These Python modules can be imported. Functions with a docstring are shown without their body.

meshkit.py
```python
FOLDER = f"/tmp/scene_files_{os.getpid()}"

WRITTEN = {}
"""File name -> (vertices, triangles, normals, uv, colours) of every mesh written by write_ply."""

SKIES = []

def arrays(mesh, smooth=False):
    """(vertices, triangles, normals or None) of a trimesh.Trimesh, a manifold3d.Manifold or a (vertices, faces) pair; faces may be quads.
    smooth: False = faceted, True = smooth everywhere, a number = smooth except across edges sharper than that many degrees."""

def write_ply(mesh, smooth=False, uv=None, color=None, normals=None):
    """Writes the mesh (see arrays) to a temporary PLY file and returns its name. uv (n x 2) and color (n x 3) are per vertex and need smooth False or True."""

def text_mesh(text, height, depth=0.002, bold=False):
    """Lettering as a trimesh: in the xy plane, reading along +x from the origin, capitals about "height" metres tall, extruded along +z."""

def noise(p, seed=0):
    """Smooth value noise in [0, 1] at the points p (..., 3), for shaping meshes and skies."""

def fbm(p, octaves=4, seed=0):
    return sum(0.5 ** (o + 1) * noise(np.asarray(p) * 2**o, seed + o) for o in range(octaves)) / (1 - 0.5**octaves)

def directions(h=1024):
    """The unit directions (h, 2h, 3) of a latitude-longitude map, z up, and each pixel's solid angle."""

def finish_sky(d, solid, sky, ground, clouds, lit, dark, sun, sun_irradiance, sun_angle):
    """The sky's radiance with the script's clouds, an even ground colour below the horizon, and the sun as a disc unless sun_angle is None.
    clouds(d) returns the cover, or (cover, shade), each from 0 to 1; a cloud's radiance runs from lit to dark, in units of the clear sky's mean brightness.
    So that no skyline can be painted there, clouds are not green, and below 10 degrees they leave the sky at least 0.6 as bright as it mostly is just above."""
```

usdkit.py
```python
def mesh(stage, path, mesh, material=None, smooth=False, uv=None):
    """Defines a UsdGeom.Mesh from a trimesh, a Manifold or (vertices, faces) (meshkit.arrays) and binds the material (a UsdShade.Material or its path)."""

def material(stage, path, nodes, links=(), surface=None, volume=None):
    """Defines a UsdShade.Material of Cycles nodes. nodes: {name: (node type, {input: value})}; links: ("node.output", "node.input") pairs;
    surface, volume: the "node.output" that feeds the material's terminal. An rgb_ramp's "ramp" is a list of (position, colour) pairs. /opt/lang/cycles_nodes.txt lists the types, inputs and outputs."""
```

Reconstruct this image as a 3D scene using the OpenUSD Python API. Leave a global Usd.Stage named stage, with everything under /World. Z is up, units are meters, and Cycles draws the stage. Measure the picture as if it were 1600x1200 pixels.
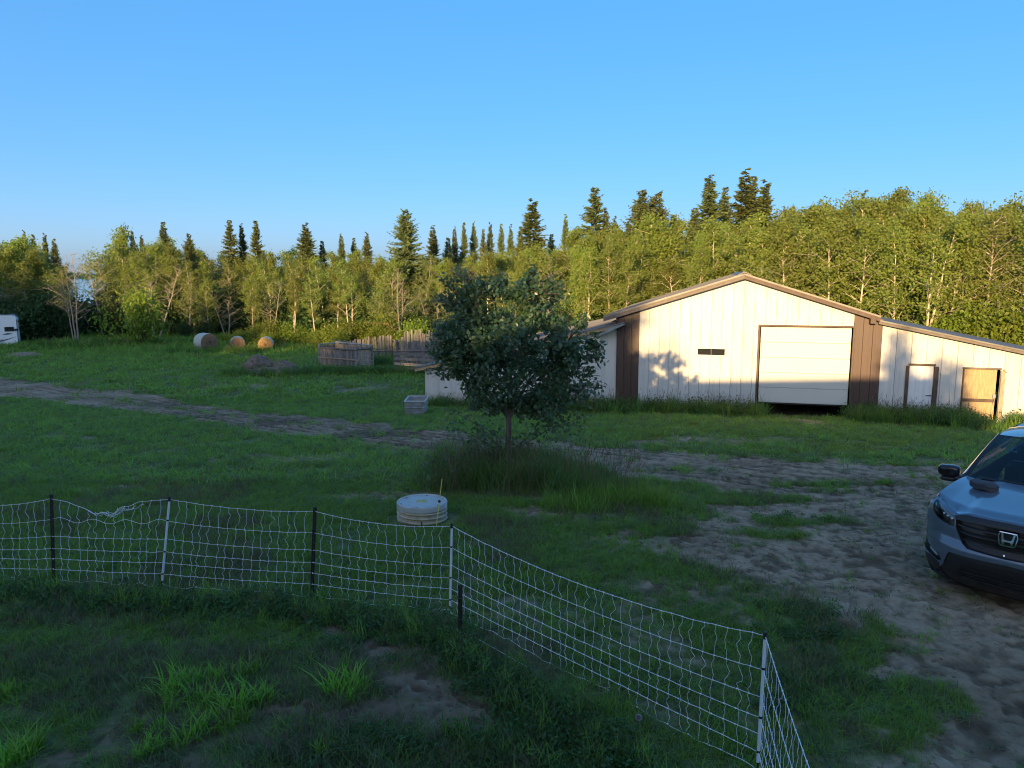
import math, numpy as np, trimesh, shapely, usdkit, meshkit
from shapely.geometry import Polygon, box as sbox, LineString, MultiPolygon
from pxr import Usd, UsdGeom, UsdLux, UsdShade, Gf, Sdf, Vt

stage = Usd.Stage.CreateInMemory()
UsdGeom.SetStageUpAxis(stage, 'Z'); UsdGeom.SetStageMetersPerUnit(stage, 1.0)
UsdGeom.Xform.Define(stage, '/World'); UsdGeom.Scope.Define(stage, '/World/Looks')
PI = math.pi
# ------------------------------------------------------------------ camera, sky, sun
F, W2, H2, CH = 1200.0, 800.0, 600.0, 3.9          # focal length in photo pixels, centre, eye height
PITCH = math.atan((600 - 427) / F)
cam = UsdGeom.Camera.Define(stage, '/World/camera')
cam.CreateFocalLengthAttr(27.0); cam.CreateHorizontalApertureAttr(36.0); cam.CreateVerticalApertureAttr(27.0)
cam.CreateClippingRangeAttr(Gf.Vec2f(0.1, 20000)); cam.CreateExposureAttr(2.14)
cam.AddTranslateOp().Set(Gf.Vec3d(0, 0, CH)); cam.AddRotateXOp().Set(90 - math.degrees(PITCH))
SUN_AZ, SUN_EL = math.radians(20.7), math.radians(10.8)   # light travels towards azimuth 20.7 (right of straight ahead)
tow = np.array([-math.sin(SUN_AZ) * math.cos(SUN_EL), -math.cos(SUN_AZ) * math.cos(SUN_EL), math.sin(SUN_EL)])
SKY_STRENGTH = 0.15
skym = usdkit.material(stage, '/World/Looks/sky_material', {
    's': ('sky_texture', dict(sky_type='single_scattering', sun_disc=False, sun_elevation=SUN_EL, sun_rotation=math.atan2(tow[0], tow[1]), altitude=300.0, air_density=0.5, aerosol_density=3.2, ozone_density=3.4)),
    'g': ('gamma', dict(gamma=0.4)), 'h': ('hsv', dict(hue=0.503, saturation=1.82, value=1.0)),
    'b': ('background_shader', dict(strength=SKY_STRENGTH))}, [('s.color', 'g.color'), ('g.color', 'h.color'), ('h.color', 'b.color')], surface='b.background')
dome = UsdLux.DomeLight.Define(stage, '/World/sky')
UsdShade.MaterialBindingAPI.Apply(dome.GetPrim()).Bind(skym)
sun = UsdLux.DistantLight.Define(stage, '/World/sun')
sun.CreateNormalizeAttr(True); sun.CreateIntensityAttr(0.66); sun.CreateAngleAttr(0.55); sun.CreateColorAttr(Gf.Vec3f(1.0, 0.66, 0.29))
m = Gf.Matrix4d(); m.SetRotate(Gf.Rotation(Gf.Vec3d(0, 0, 1), Gf.Vec3d(*map(float, tow))))
sun.AddTransformOp().Set(m)

# ------------------------------------------------------------------ helpers
_used = {}
def numbered(parent, name):
    k = (parent, name); n = _used.get(k, 0); _used[k] = n + 1
    return name if n == 0 else f'{name}_{n:03d}'
ORIGIN = {}
def setd(p, label=None, cat=None, group=None, kind=None):
    for k, v in (('label', label), ('category', cat), ('group', group), ('kind', kind)):
        if v: p.SetCustomDataByKey(k, v)
    return p
def thing(name, loc, label, cat, group=None):
    path = '/World/' + numbered('/World', name)
    x = UsdGeom.Xform.Define(stage, path); x.AddTranslateOp().Set(Gf.Vec3d(*map(float, loc)))
    ORIGIN[path] = np.array(loc, float)
    return setd(x.GetPrim(), label, cat, group)
def obj(name, mesh, material, parent=None, smooth=False, label=None, cat=None, group=None, kind=None):
    """One Mesh prim; the vertices come in world coordinates and are stored about the thing's base."""
    pp = str(parent.GetPath()) if parent is not None else '/World'
    path = pp + '/' + numbered(pp, name)
    v, f, n = meshkit.arrays(mesh, smooth)
    org = np.zeros(3)
    for k, o in ORIGIN.items():
        if pp == k or pp.startswith(k + '/'): org = o
    tm = (v - org, f)
    p = usdkit.mesh(stage, path, tm, M[material] if isinstance(material, str) else material)
    if n is not None:
        p.CreateNormalsAttr(Vt.Vec3fArray.FromNumpy(n.astype(np.float32))); p.SetNormalsInterpolation('vertex')
    setd(p.GetPrim(), label, cat, group, kind)
    return p.GetPrim()
class MB:
    """collects shapes that belong to one mesh"""
    def __init__(s): s.v, s.f, s.n = [], [], 0
    def add(s, v, f):
        v, f = np.asarray(v, float), np.asarray(f, int)
        if f.shape[1] == 4: f = np.vstack([f[:, [0, 1, 2]], f[:, [0, 2, 3]]])
        s.v.append(v); s.f.append(f + s.n); s.n += len(v); return s
    def tm(s, t): return s.add(t.vertices, t.faces)
    def box(s, lo, hi, bev=0.0, mat=None):
        lo, hi = np.minimum(lo, hi), np.maximum(lo, hi)
        if bev > 0:
            b = min(bev, (hi - lo).min() * .45); pts = []
            for i in range(8):
                c = [hi[k] if i >> k & 1 else lo[k] for k in range(3)]; sg = [-1 if i >> k & 1 else 1 for k in range(3)]
                for ax in range(3):
                    q = np.array(c, float)
                    for k in range(3):
                        if k != ax: q[k] += sg[k] * b
                    pts.append(q)
            t = trimesh.convex.convex_hull(np.array(pts))
        else:
            t = trimesh.creation.box(bounds=[lo, hi])
        if mat is not None: t.apply_transform(mat)
        return s.tm(t)
    def tube(s, pts, r, sides=6, cap=True):
        pts = np.asarray(pts, float); n = len(pts); r = np.broadcast_to(np.asarray(r, float), (n,))
        t = np.gradient(pts, axis=0) if n > 2 else np.repeat((pts[1:] - pts[:1]), 2, 0)
        t = t / np.maximum(np.linalg.norm(t, axis=1, keepdims=True), 1e-9)
        ref = np.where(np.abs(t[:, 2:3]) > .9, [[1., 0, 0]], [[0, 0, 1.]])
        if np.ptp(np.abs(t[:, 2])) > 0 and (np.abs(t[:, 2]) > .9).any(): ref = np.repeat([[.83, .55, .1]], n, 0)
        a = np.cross(t, ref); a /= np.maximum(np.linalg.norm(a, axis=1, keepdims=True), 1e-9); b = np.cross(t, a)
        th = np.arange(sides) / sides * 2 * PI
        v = pts[:, None] + r[:, None, None] * (np.cos(th)[None, :, None] * a[:, None] + np.sin(th)[None, :, None] * b[:, None])
        f = []
        for i in range(n - 1):
            for j in range(sides):
                k = (j + 1) % sides
                f.append([i * sides + j, (i + 1) * sides + j, (i + 1) * sides + k]); f.append([i * sides + j, (i + 1) * sides + k, i * sides + k])
        v = v.reshape(-1, 3)
        if cap:
            v = np.vstack([v, pts[:1], pts[-1:]]); c0, c1 = len(v) - 2, len(v) - 1
            for j in range(sides):
                k = (j + 1) % sides
                f.append([c0, j, k]); f.append([c1, (n - 1) * sides + k, (n - 1) * sides + j])
        return s.add(v, f)
    @property
    def m(s): return (np.vstack(s.v), np.vstack(s.f))
def tube(pts, r, sides=6): return MB().tube(pts, r, sides).m
def boxm(lo, hi, bev=0.0): return MB().box(lo, hi, bev).m
def smooth01(a, b, x):
    t = np.clip((x - a) / (b - a), 0, 1); return t * t * (3 - 2 * t)

# ground profile: a gentle fall from the house towards the meadow
_gy = np.array([-60, 8, 15.5, 22, 31, 36, 45, 62, 90, 140, 400, 9000.]); _gz = np.array([0, 0, -.35, -.95, -1.78, -2.22, -2.28, -2.33, -2.6, -3.5, -13, -14.])
from scipy.interpolate import PchipInterpolator
_gp = PchipInterpolator(_gy, _gz)
def zg(x, y):
    x, y = np.asarray(x, float), np.asarray(y, float)
    r = np.hypot(x, y)
    d = np.where(r > 90, np.maximum(y, r * .98), y)
    return _gp(np.clip(d, -60, 9000)) - .022 * np.clip(x - 8, 0, 14) * smooth01(15, 31, y)
def ray(px, py):
    u, v = (px - W2) / F, (py - H2) / F
    return np.array([u, math.cos(PITCH) - v * math.sin(PITCH), -math.sin(PITCH) - v * math.cos(PITCH)])
def at(px, py, Y):
    """the point of the world at forward distance Y that the photo shows at a pixel"""
    d = ray(px, py); t = Y / d[1]
    return np.array([d[0] * t, Y, CH + d[2] * t])
_seen = {}
def gat(px, py):
    """the point of the ground that the photo shows at a pixel"""
    if (px, py) not in _seen:
        d = ray(px, py); lo, hi = 0.5, 400.0
        for n in (600, 60, 60, 60):
            t = np.geomspace(lo, hi, n); k = int(np.argmax(CH + d[2] * t < zg(d[0] * t, d[1] * t))); lo, hi = t[max(k - 1, 0)], t[k]
        t = (lo + hi) / 2; _seen[px, py] = np.array([d[0] * t, d[1] * t, float(zg(d[0] * t, d[1] * t))])
    return _seen[px, py].copy()

# ------------------------------------------------------------------ materials
M = {}
def pmat(name, color, rough=.6, var=0.0, scale=6.0, col2=None, bump=0.0, bscale=40.0, metal=0.0, coat=0.0, spec=.5, rnd=0.0, stretch=(1, 1, 1), obj_space=True, detail=5.0, ramp=(.35, .65)):
    """A principled surface whose colour runs between two tones by noise, with fine relief."""
    col2 = col2 if col2 is not None else tuple(c * (1 - var) for c in color)
    nd = {'tc': ('texture_coordinate' if obj_space else 'geometry', {}), 'mp': ('mapping', dict(scale=stretch)),
          'n': ('noise_texture', dict(scale=scale, detail=detail, roughness=.6)), 'r': ('rgb_ramp', dict(ramp=[(ramp[0], col2), (ramp[1], color)])),
          'p': ('principled_bsdf', dict(roughness=rough, metallic=metal, coat_weight=coat, specular_ior_level=spec))}
    lk = [('tc.object' if obj_space else 'tc.position', 'mp.vector'), ('mp.vector', 'n.vector'), ('n.fac', 'r.fac')]
    last = 'r.color'
    if rnd:
        nd['oi'] = ('object_info', {}); nd['mr'] = ('map_range', dict(from_min=0., from_max=1., to_min=1 - rnd, to_max=1 + rnd)); nd['hs'] = ('hsv', {})
        lk += [('oi.random', 'mr.value'), ('mr.result', 'hs.value'), (last, 'hs.color')]; last = 'hs.color'
    lk.append((last, 'p.base_color'))
    if bump:
        nd['n2'] = ('noise_texture', dict(scale=bscale, detail=4.0)); nd['bp'] = ('bump', dict(strength=bump, distance=.02))
        lk += [('mp.vector', 'n2.vector'), ('n2.fac', 'bp.height'), ('bp.normal', 'p.normal')]
    M[name] = usdkit.material(stage, '/World/Looks/' + name, nd, lk, surface='p.BSDF')
def leafmat(name, dark, light, trans=.35, rough=.5, tcol=None, orand=.25, spec=.35):
    """Foliage: a tone per leaf, a shift per plant, some light through the leaf."""
    tcol = tcol or tuple(min(1, c * 1.5) for c in light)
    M[name] = usdkit.material(stage, '/World/Looks/' + name, {
        'g': ('geometry', {}), 'oi': ('object_info', {}), 'r': ('rgb_ramp', dict(ramp=[(0, dark), (.6, tuple(.5 * (a + b) for a, b in zip(dark, light))), (1, light)])),
        'mr': ('map_range', dict(from_min=0., from_max=1., to_min=1 - orand, to_max=1 + orand)), 'mh': ('map_range', dict(from_min=0., from_max=1., to_min=.485, to_max=.515)),
        'hs': ('hsv', {}), 'p': ('principled_bsdf', dict(roughness=rough, specular_ior_level=spec)), 't': ('translucent_bsdf', {}), 'mt': ('mix_color', dict(blend_type='multiply', fac=1.0, b=tuple(a / max(l, 1e-4) for a, l in zip(tcol, light)), use_clamp=False)), 'm': ('mix_closure', dict(fac=trans))},
        [('g.random_per_island', 'r.fac'), ('oi.random', 'mr.value'), ('oi.random', 'mh.value'), ('mr.result', 'hs.value'), ('mh.result', 'hs.hue'), ('r.color', 'hs.color'), ('hs.color', 'p.base_color'), ('hs.color', 'mt.a'), ('mt.result', 't.color'),
         ('p.BSDF', 'm.closure1'), ('t.BSDF', 'm.closure2')], surface='m.closure')
pmat('white_cladding', (.63, .62, .58), .42, .07, 1.5, bump=.04, bscale=5, rnd=.03)
pmat('brown_cladding', (.085, .045, .036), .5, .25, 2.5, rnd=.06)
pmat('white_door_panel', (.56, .545, .495), .45, .04, 1.2)
pmat('metal_roof', (.17, .165, .16), .5, .35, 1.5, metal=.3)
pmat('brown_trim', (.09, .055, .042), .6, .4, 5)
pmat('grey_fascia', (.17, .14, .12), .7, .4, 6, stretch=(1, 1, 6))
pmat('plywood', (.46, .32, .17), .7, .45, 4, stretch=(6, 1, 1), ramp=(.3, .7))
pmat('door_white', (.70, .71, .72), .45, .12, 8)
pmat('dark_glass', (.02, .022, .025), .08, 0)
pmat('black_plastic', (.012, .012, .013), .45, .2, 20)
pmat('black_gloss', (.008, .008, .009), .12, 0)
pmat('dark_soil', (.05, .038, .03), .95, .4, 3, bump=.5)
pmat('old_wood', (.20, .185, .175), .85, .55, 6, stretch=(3, 3, .6), rnd=.3, bump=.3)
pmat('pale_wood', (.40, .31, .22), .85, .4, 6, stretch=(3, 3, .6), rnd=.2)
pmat('galvanized', (.27, .30, .31), .5, .4, 6, metal=.3)
pmat('riser_plastic', (.42, .37, .26), .55, .45, 7, bump=.1, ramp=(.3, .55))
pmat('lid_plastic', (.37, .39, .38), .5, .25, 6, ramp=(.3, .5))
pmat('lid_mark', (.55, .5, .12), .6, .5, 30)
pmat('post_white', (.62, .66, .70), .4, .08, 10)
pmat('net_white', (.72, .76, .78), .5, .1, 40)
pmat('post_black', (.018, .018, .018), .6, .4, 20)
pmat('yellow_rod', (.55, .52, .10), .5, .2, 10)
pmat('hay_gold', (.52, .33, .13), .95, .55, 22, bump=.8, bscale=60)
pmat('hay_dull', (.27, .18, .115), .95, .5, 22, bump=.8, bscale=60)
pmat('hay_old', (.23, .175, .13), .98, .6, 8, bump=.9, bscale=30)
pmat('bale_wrap', (.44, .47, .42), .5, .25, 12, stretch=(8, 1, 1))
pmat('sand_heap', (.26, .19, .13), .98, .3, 6, bump=.6)
pmat('trailer_white', (.76, .78, .80), .35, .05, 2)
pmat('decal_dark', (.04, .05, .07), .4, 0)
pmat('decal_grey', (.3, .33, .37), .4, 0)
pmat('rubber', (.02, .02, .02), .85, .3, 20)
pmat('aspen_bark', (.56, .48, .38), .85, .45, 5, stretch=(1, 1, .5), rnd=.2)
pmat('dead_bark', (.36, .31, .26), .9, .35, 6, rnd=.15)
pmat('spruce_bark', (.10, .075, .055), .95, .4, 6)
pmat('tree_bark', (.14, .12, .10), .9, .5, 9, stretch=(2, 2, .5), bump=.5)
pmat('brown_roof', (.24, .12, .07), .85, .4, 5)
pmat('house_siding', (.55, .53, .48), .6, .1, 3)
pmat('house_roof', (.08, .08, .085), .9, .3, 10)
pmat('deck_wood', (.25, .18, .12), .8, .3, 5)
pmat('pouch', (.05, .052, .06), .8, .3, 30, bump=.2, bscale=120)
leafmat('aspen_leaf', (.16, .20, .035), (.35, .385, .09), .42)
leafmat('poplar_leaf', (.155, .205, .035), (.34, .385, .085), .42)
leafmat('spruce_needle', (.11, .14, .045), (.26, .285, .09), .22, .6)
leafmat('shrub_leaf', (.14, .19, .02), (.31, .36, .05), .4)
leafmat('dark_leaf', (.04, .08, .022), (.11, .17, .04), .3)
leafmat('yard_tree_leaf', (.035, .075, .035), (.105, .165, .06), .3, .38, spec=.5, tcol=(.42, .45, .10))
leafmat('lawn_blade', (.14, .24, .032), (.29, .44, .07), .42, .6)
leafmat('meadow_blade', (.17, .30, .045), (.33, .52, .09), .42, .6)
leafmat('moss_blade', (.16, .21, .025), (.27, .33, .05), .4, .6)
leafmat('dull_blade', (.11, .17, .06), (.24, .29, .13), .3, .7)
leafmat('dry_blade', (.13, .11, .06), (.28, .23, .13), .2, .8)
leafmat('bright_blade', (.17, .34, .03), (.36, .58, .07), .4, .5)
leafmat('tall_blade', (.08, .16, .03), (.19, .31, .06), .35, .6)
leafmat('sunny_blade', (.06, .13, .012), (.18, .26, .04), .4, .6)
leafmat('weed_leaf', (.05, .11, .03), (.11, .21, .055), .3, .5)
leafmat('seed_white', (.5, .52, .52), (.75, .76, .76), .3, .8, tcol=(.7, .7, .7))
def paint():
    nd = {'tc': ('texture_coordinate', {}), 'n': ('noise_texture', dict(scale=900., detail=1.)), 'r': ('rgb_ramp', dict(ramp=[(.35, (.075, .105, .15)), (.65, (.105, .14, .19))])),
          'p': ('principled_bsdf', dict(roughness=.34, metallic=.45, coat_weight=1.0, coat_roughness=.04))}
    M['car_paint'] = usdkit.material(stage, '/World/Looks/car_paint', nd, [('tc.object', 'n.vector'), ('n.fac', 'r.fac'), ('r.color', 'p.base_color')], surface='p.BSDF')
    M['chrome'] = usdkit.material(stage, '/World/Looks/chrome', {'p': ('principled_bsdf', dict(base_color=(.7, .72, .74), metallic=1., roughness=.12))}, [], surface='p.BSDF')
    M['clear_lens'] = usdkit.material(stage, '/World/Looks/clear_lens', {'f': ('fresnel', dict(IOR=1.5)), 'g': ('glossy_bsdf', dict(roughness=.03)), 't': ('transparent_bsdf', dict(color=(.92, .94, .96))), 'm': ('mix_closure', {})}, [('f.fac', 'm.fac'), ('t.BSDF', 'm.closure1'), ('g.BSDF', 'm.closure2')], surface='m.closure')
    M['car_glass'] = usdkit.material(stage, '/World/Looks/car_glass', {'f': ('fresnel', dict(IOR=1.55)), 'g': ('glossy_bsdf', dict(roughness=.02)), 't': ('transparent_bsdf', dict(color=(.35, .40, .42))), 'm': ('mix_closure', {})}, [('f.fac', 'm.fac'), ('t.BSDF', 'm.closure1'), ('g.BSDF', 'm.closure2')], surface='m.closure')
    M['water'] = usdkit.material(stage, '/World/Looks/water', {'g': ('geometry', {}), 'n': ('noise_texture', dict(scale=.4, detail=3.)), 'b': ('bump', dict(strength=.15, distance=.2)), 'p': ('principled_bsdf', dict(base_color=(.03, .05, .06), roughness=.12))}, [('g.position', 'n.vector'), ('n.fac', 'b.height'), ('b.normal', 'p.normal')], surface='p.BSDF')
    # earth and turf: bare sand where the primvar says so, thatch and soil elsewhere
    M['earth'] = usdkit.material(stage, '/World/Looks/earth', {
        'g': ('geometry', {}), 'a': ('attribute', dict(attribute='bare')), 
        'n1': ('noise_texture', dict(scale=.55, detail=6., roughness=.62)), 'n2': ('noise_texture', dict(scale=5., detail=6., roughness=.7)), 'n3': ('noise_texture', dict(scale=38., detail=4., roughness=.7)),
        'sand': ('rgb_ramp', dict(ramp=[(.28, (.18, .132, .088)), (.5, (.295, .222, .152)), (.72, (.39, .30, .21))])),
        'sand2': ('rgb_ramp', dict(ramp=[(.3, (.42, .38, .35)), (.46, (.85, .83, .80)), (.58, (1.05, 1.04, 1.02)), (.75, (1.3, 1.28, 1.24))])),
        'ms': ('mix_color', dict(blend_type='multiply', fac=.85, use_clamp=False)), 'ad_': ('attribute', dict(attribute='shade_soil')), 'md': ('mix_color', dict(blend_type='multiply', b=(.34, .31, .29), use_clamp=False)),  # tint for the painted dent shade and the darker soil
        'turf': ('rgb_ramp', dict(ramp=[(.3, (.075, .095, .037)), (.52, (.115, .15, .055)), (.7, (.19, .19, .10))])),
        'turf2': ('rgb_ramp', dict(ramp=[(.32, (.5, .5, .5)), (.62, (1.1, 1.1, 1.05))])),
        'mtf': ('mix_color', dict(blend_type='multiply', fac=.8, use_clamp=False)),
        'ed': ('math', dict(math_type='multiply_add', value2=.55, value3=-.275)), 'ad': ('math', dict(math_type='add', use_clamp=True)),
        'sm': ('map_range', dict(range_type='smoothstep', from_min=.34, from_max=.66, to_min=0., to_max=1., clamp=True)),
        'v': ('voronoi_texture', dict(feature='smooth_f1', scale=3.6, smoothness=.35, randomness=1.0)), 'vd': ('vector_math', dict(math_type='multiply_add', vector2=(.35, .35, .0))), 'vs': ('map_range', dict(range_type='smoothstep', from_min=.08, from_max=.42, to_min=0., to_max=1.3, clamp=True)), 'vm': ('math', dict(math_type='multiply')), 'ha': ('math', dict(math_type='add')), 'mx': ('mix_color', {}), 'bp': ('bump', dict(strength=.36, distance=.04)), 'hb': ('math', dict(math_type='add')), 'p': ('principled_bsdf', dict(roughness=.95, specular_ior_level=.15))},
        [('g.position', 'n1.vector'), ('g.position', 'n2.vector'), ('g.position', 'n3.vector'), ('n1.fac', 'sand.fac'), ('n2.fac', 'sand2.fac'), ('sand.color', 'ms.a'), ('sand2.color', 'ms.b'),
         ('n1.fac', 'turf.fac'), ('n2.fac', 'turf2.fac'), ('turf.color', 'mtf.a'), ('turf2.color', 'mtf.b'), ('n2.fac', 'ed.value1'), ('a.fac', 'ad.value1'), ('ed.value', 'ad.value2'), ('ad.value', 'sm.value'),
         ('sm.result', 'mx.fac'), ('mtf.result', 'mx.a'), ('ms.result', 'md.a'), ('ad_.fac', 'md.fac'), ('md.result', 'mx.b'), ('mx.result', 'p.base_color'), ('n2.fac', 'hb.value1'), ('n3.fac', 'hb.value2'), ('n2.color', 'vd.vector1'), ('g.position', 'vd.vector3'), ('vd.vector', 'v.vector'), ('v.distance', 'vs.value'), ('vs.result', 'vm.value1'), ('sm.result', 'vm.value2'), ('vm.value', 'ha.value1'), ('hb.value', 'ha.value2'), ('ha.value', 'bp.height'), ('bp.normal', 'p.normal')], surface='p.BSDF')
paint()
# sheet metal with faint runs and mud thrown up along the foot
def sheet(name, col, dirt):
    M[name] = usdkit.material(stage, '/World/Looks/' + name + '_weathered', {
        'g': ('geometry', {}), 'oi': ('object_info', {}), 'mp': ('mapping', dict(scale=(5., 5., .35))), 'n': ('noise_texture', dict(scale=1.6, detail=6., roughness=.65)), 'n2': ('noise_texture', dict(scale=4.5, detail=5., roughness=.7)),
        'r': ('rgb_ramp', dict(ramp=[(.3, tuple(.80 * c for c in col)), (.5, tuple(.96 * c for c in col)), (.62, col)])), 's': ('separate_xyz', {}), 'h': ('map_range', dict(range_type='smoothstep', from_min=-2.2, from_max=-.55, to_min=1.05, to_max=.12, clamp=True)),
        'mu': ('math', dict(math_type='multiply')), 'th': ('map_range', dict(range_type='smoothstep', from_min=.25, from_max=.62, to_min=0., to_max=.75, clamp=True)), 'mx': ('mix_color', dict(b=dirt)), 'mr': ('map_range', dict(from_min=0., from_max=1., to_min=.94, to_max=1.05)), 'hs': ('hsv', {}), 'p': ('principled_bsdf', dict(roughness=.45))},
        [('g.position', 'mp.vector'), ('mp.vector', 'n.vector'), ('g.position', 'n2.vector'), ('n.fac', 'r.fac'), ('g.position', 's.vector'), ('s.z', 'h.value'), ('h.result', 'mu.value1'), ('n2.fac', 'mu.value2'), ('mu.value', 'th.value'), ('th.result', 'mx.fac'), ('r.color', 'mx.a'),
         ('oi.random', 'mr.value'), ('mr.result', 'hs.value'), ('mx.result', 'hs.color'), ('hs.color', 'p.base_color')], surface='p.BSDF')
sheet('white_cladding', (.57, .56, .53), (.27, .22, .17)); sheet('brown_cladding', (.068, .038, .031), (.14, .11, .09)); sheet('door_white', (.66, .67, .68), (.27, .22, .17))
pmat('clod', (.17, .13, .10), .98, .6, 9)
# ------------------------------------------------------------------ ground: where it is bare
def segd(P, line):
    d = np.full(len(P), 1e9)
    for a, b in zip(line[:-1], line[1:]):
        ab = b - a; t = np.clip(((P - a) @ ab) / (ab @ ab), 0, 1)
        d = np.minimum(d, np.linalg.norm(P - a - t[:, None] * ab, axis=1))
    return d
TRACK = np.array([gat(*p)[:2] for p in ((-140, 588), (0, 605), (150, 621), (300, 642), (430, 659), (560, 674), (690, 692), (830, 702), (960, 716), (1100, 732), (1260, 752))])
YARD = Polygon([gat(*p)[:2] for p in ((880, 712), (1000, 716), (1180, 712), (1400, 722), (1620, 735), (1900, 800), (1900, 1250), (1330, 1300), (1270, 1190), (1380, 1120), (1330, 1010), (1190, 985), (1120, 905), (940, 868), (960, 840), (1060, 815), (1060, 760), (960, 730))])
def ell(P, px, py, rx, ry, rot=0.0):
    c = gat(px, py)[:2]; q = P - c; ca, sa = math.cos(rot), math.sin(rot)
    return np.hypot((q[:, 0] * ca + q[:, 1] * sa) / rx, (-q[:, 0] * sa + q[:, 1] * ca) / ry)
BARE = [  # px, py, half width, half depth (m), strength, turn
    (590, 1020, .62, .34, 1.0, -.5), (650, 1070, .62, .36, 1.0, -.5), (535, 985, .42, .25, .95, 0), (710, 1115, .5, .3, 1.0, -.4), (620, 1110, .5, .22, .9, -.2), (560, 1120, .5, .2, .8, 0), (450, 1110, .4, .22, .8, 0), (100, 1100, .7, .3, .5, 0), (130, 1190, .6, .22, .6, 0), (200, 1150, .5, .25, .55, 0), (1255, 648, 1.6, 1.2, .9, 0),
    (250, 1130, .6, .3, .55, 0), (420, 1160, .7, .25, .6, 0), (170, 1010, .9, .4, .45, 0), (330, 1010, .6, .3, .4, 0), (60, 1180, .5, .25, .5, 0),
    (640, 775, 1.8, .5, .62, 0), (470, 715, 2.2, 1.0, .58, 0), (880, 800, 1.5, 1.1, .62, 0), (960, 850, 1.3, .9, .6, 0), (870, 785, .9, .4, .7, 0), (380, 690, 2.5, 1.0, .45, 0),
    (950, 690, 3.0, 1.5, .52, 0), (1100, 690, 4, 1.6, .58, 0), (1350, 695, 4, 1.5, .55, 0), (1270, 660, 1.0, 2.2, .7, 0), (1530, 668, 1.6, 1.3, .9, 0), (1430, 680, 2, .7, .6, 0),
    (40, 553, 1.6, 2.0, .8, 0), (405, 603, 1.6, 1.2, .55, 0), (560, 610, 2.0, 2.4, .5, 0), (330, 604, 1.4, 1.0, .45, 0), (640, 1150, .6, .3, .5, 0), (1020, 1010, .9, .6, .5, 0), (1090, 925, .9, .6, .62, 0), (1285, 1060, .7, .6, .56, .4), (980, 960, .8, .5, .55, 0), (1350, 1150, .6, .4, .65, 0), (1180, 960, .6, .35, .6, 0), (900, 900, .8, .4, .5, 0), (1260, 1150, .4, .5, .6, 0), (860, 1000, .6, .4, .45, 0), (1120, 1060, .5, .4, .5, 0), (1150, 1130, .5, .6, .45, 0)]
GREEN = [  # turf that has grown back in the sand
    (1110, 778, 1.9, .55, .95, 0), (1230, 815, .55, .3, .8, 0), (1190, 838, .7, .35, .5, 0), (1300, 812, .35, .18, .6, 0), (1270, 1010, .75, .5, .8, .3), (1330, 1090, .6, .4, .7, 0), (1240, 960, .5, .35, .7, 0), (1060, 735, 1.3, .4, .4, 0), (1500, 745, 1.8, .35, .3, 0), (1330, 755, 1.6, .35, .5, 0),
    (1310, 765, .9, .25, .4, 0), (1010, 800, .8, .6, .5, 0), (1440, 1090, .5, .35, .5, 0), (1300, 1160, .6, .35, .5, 0)]
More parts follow.
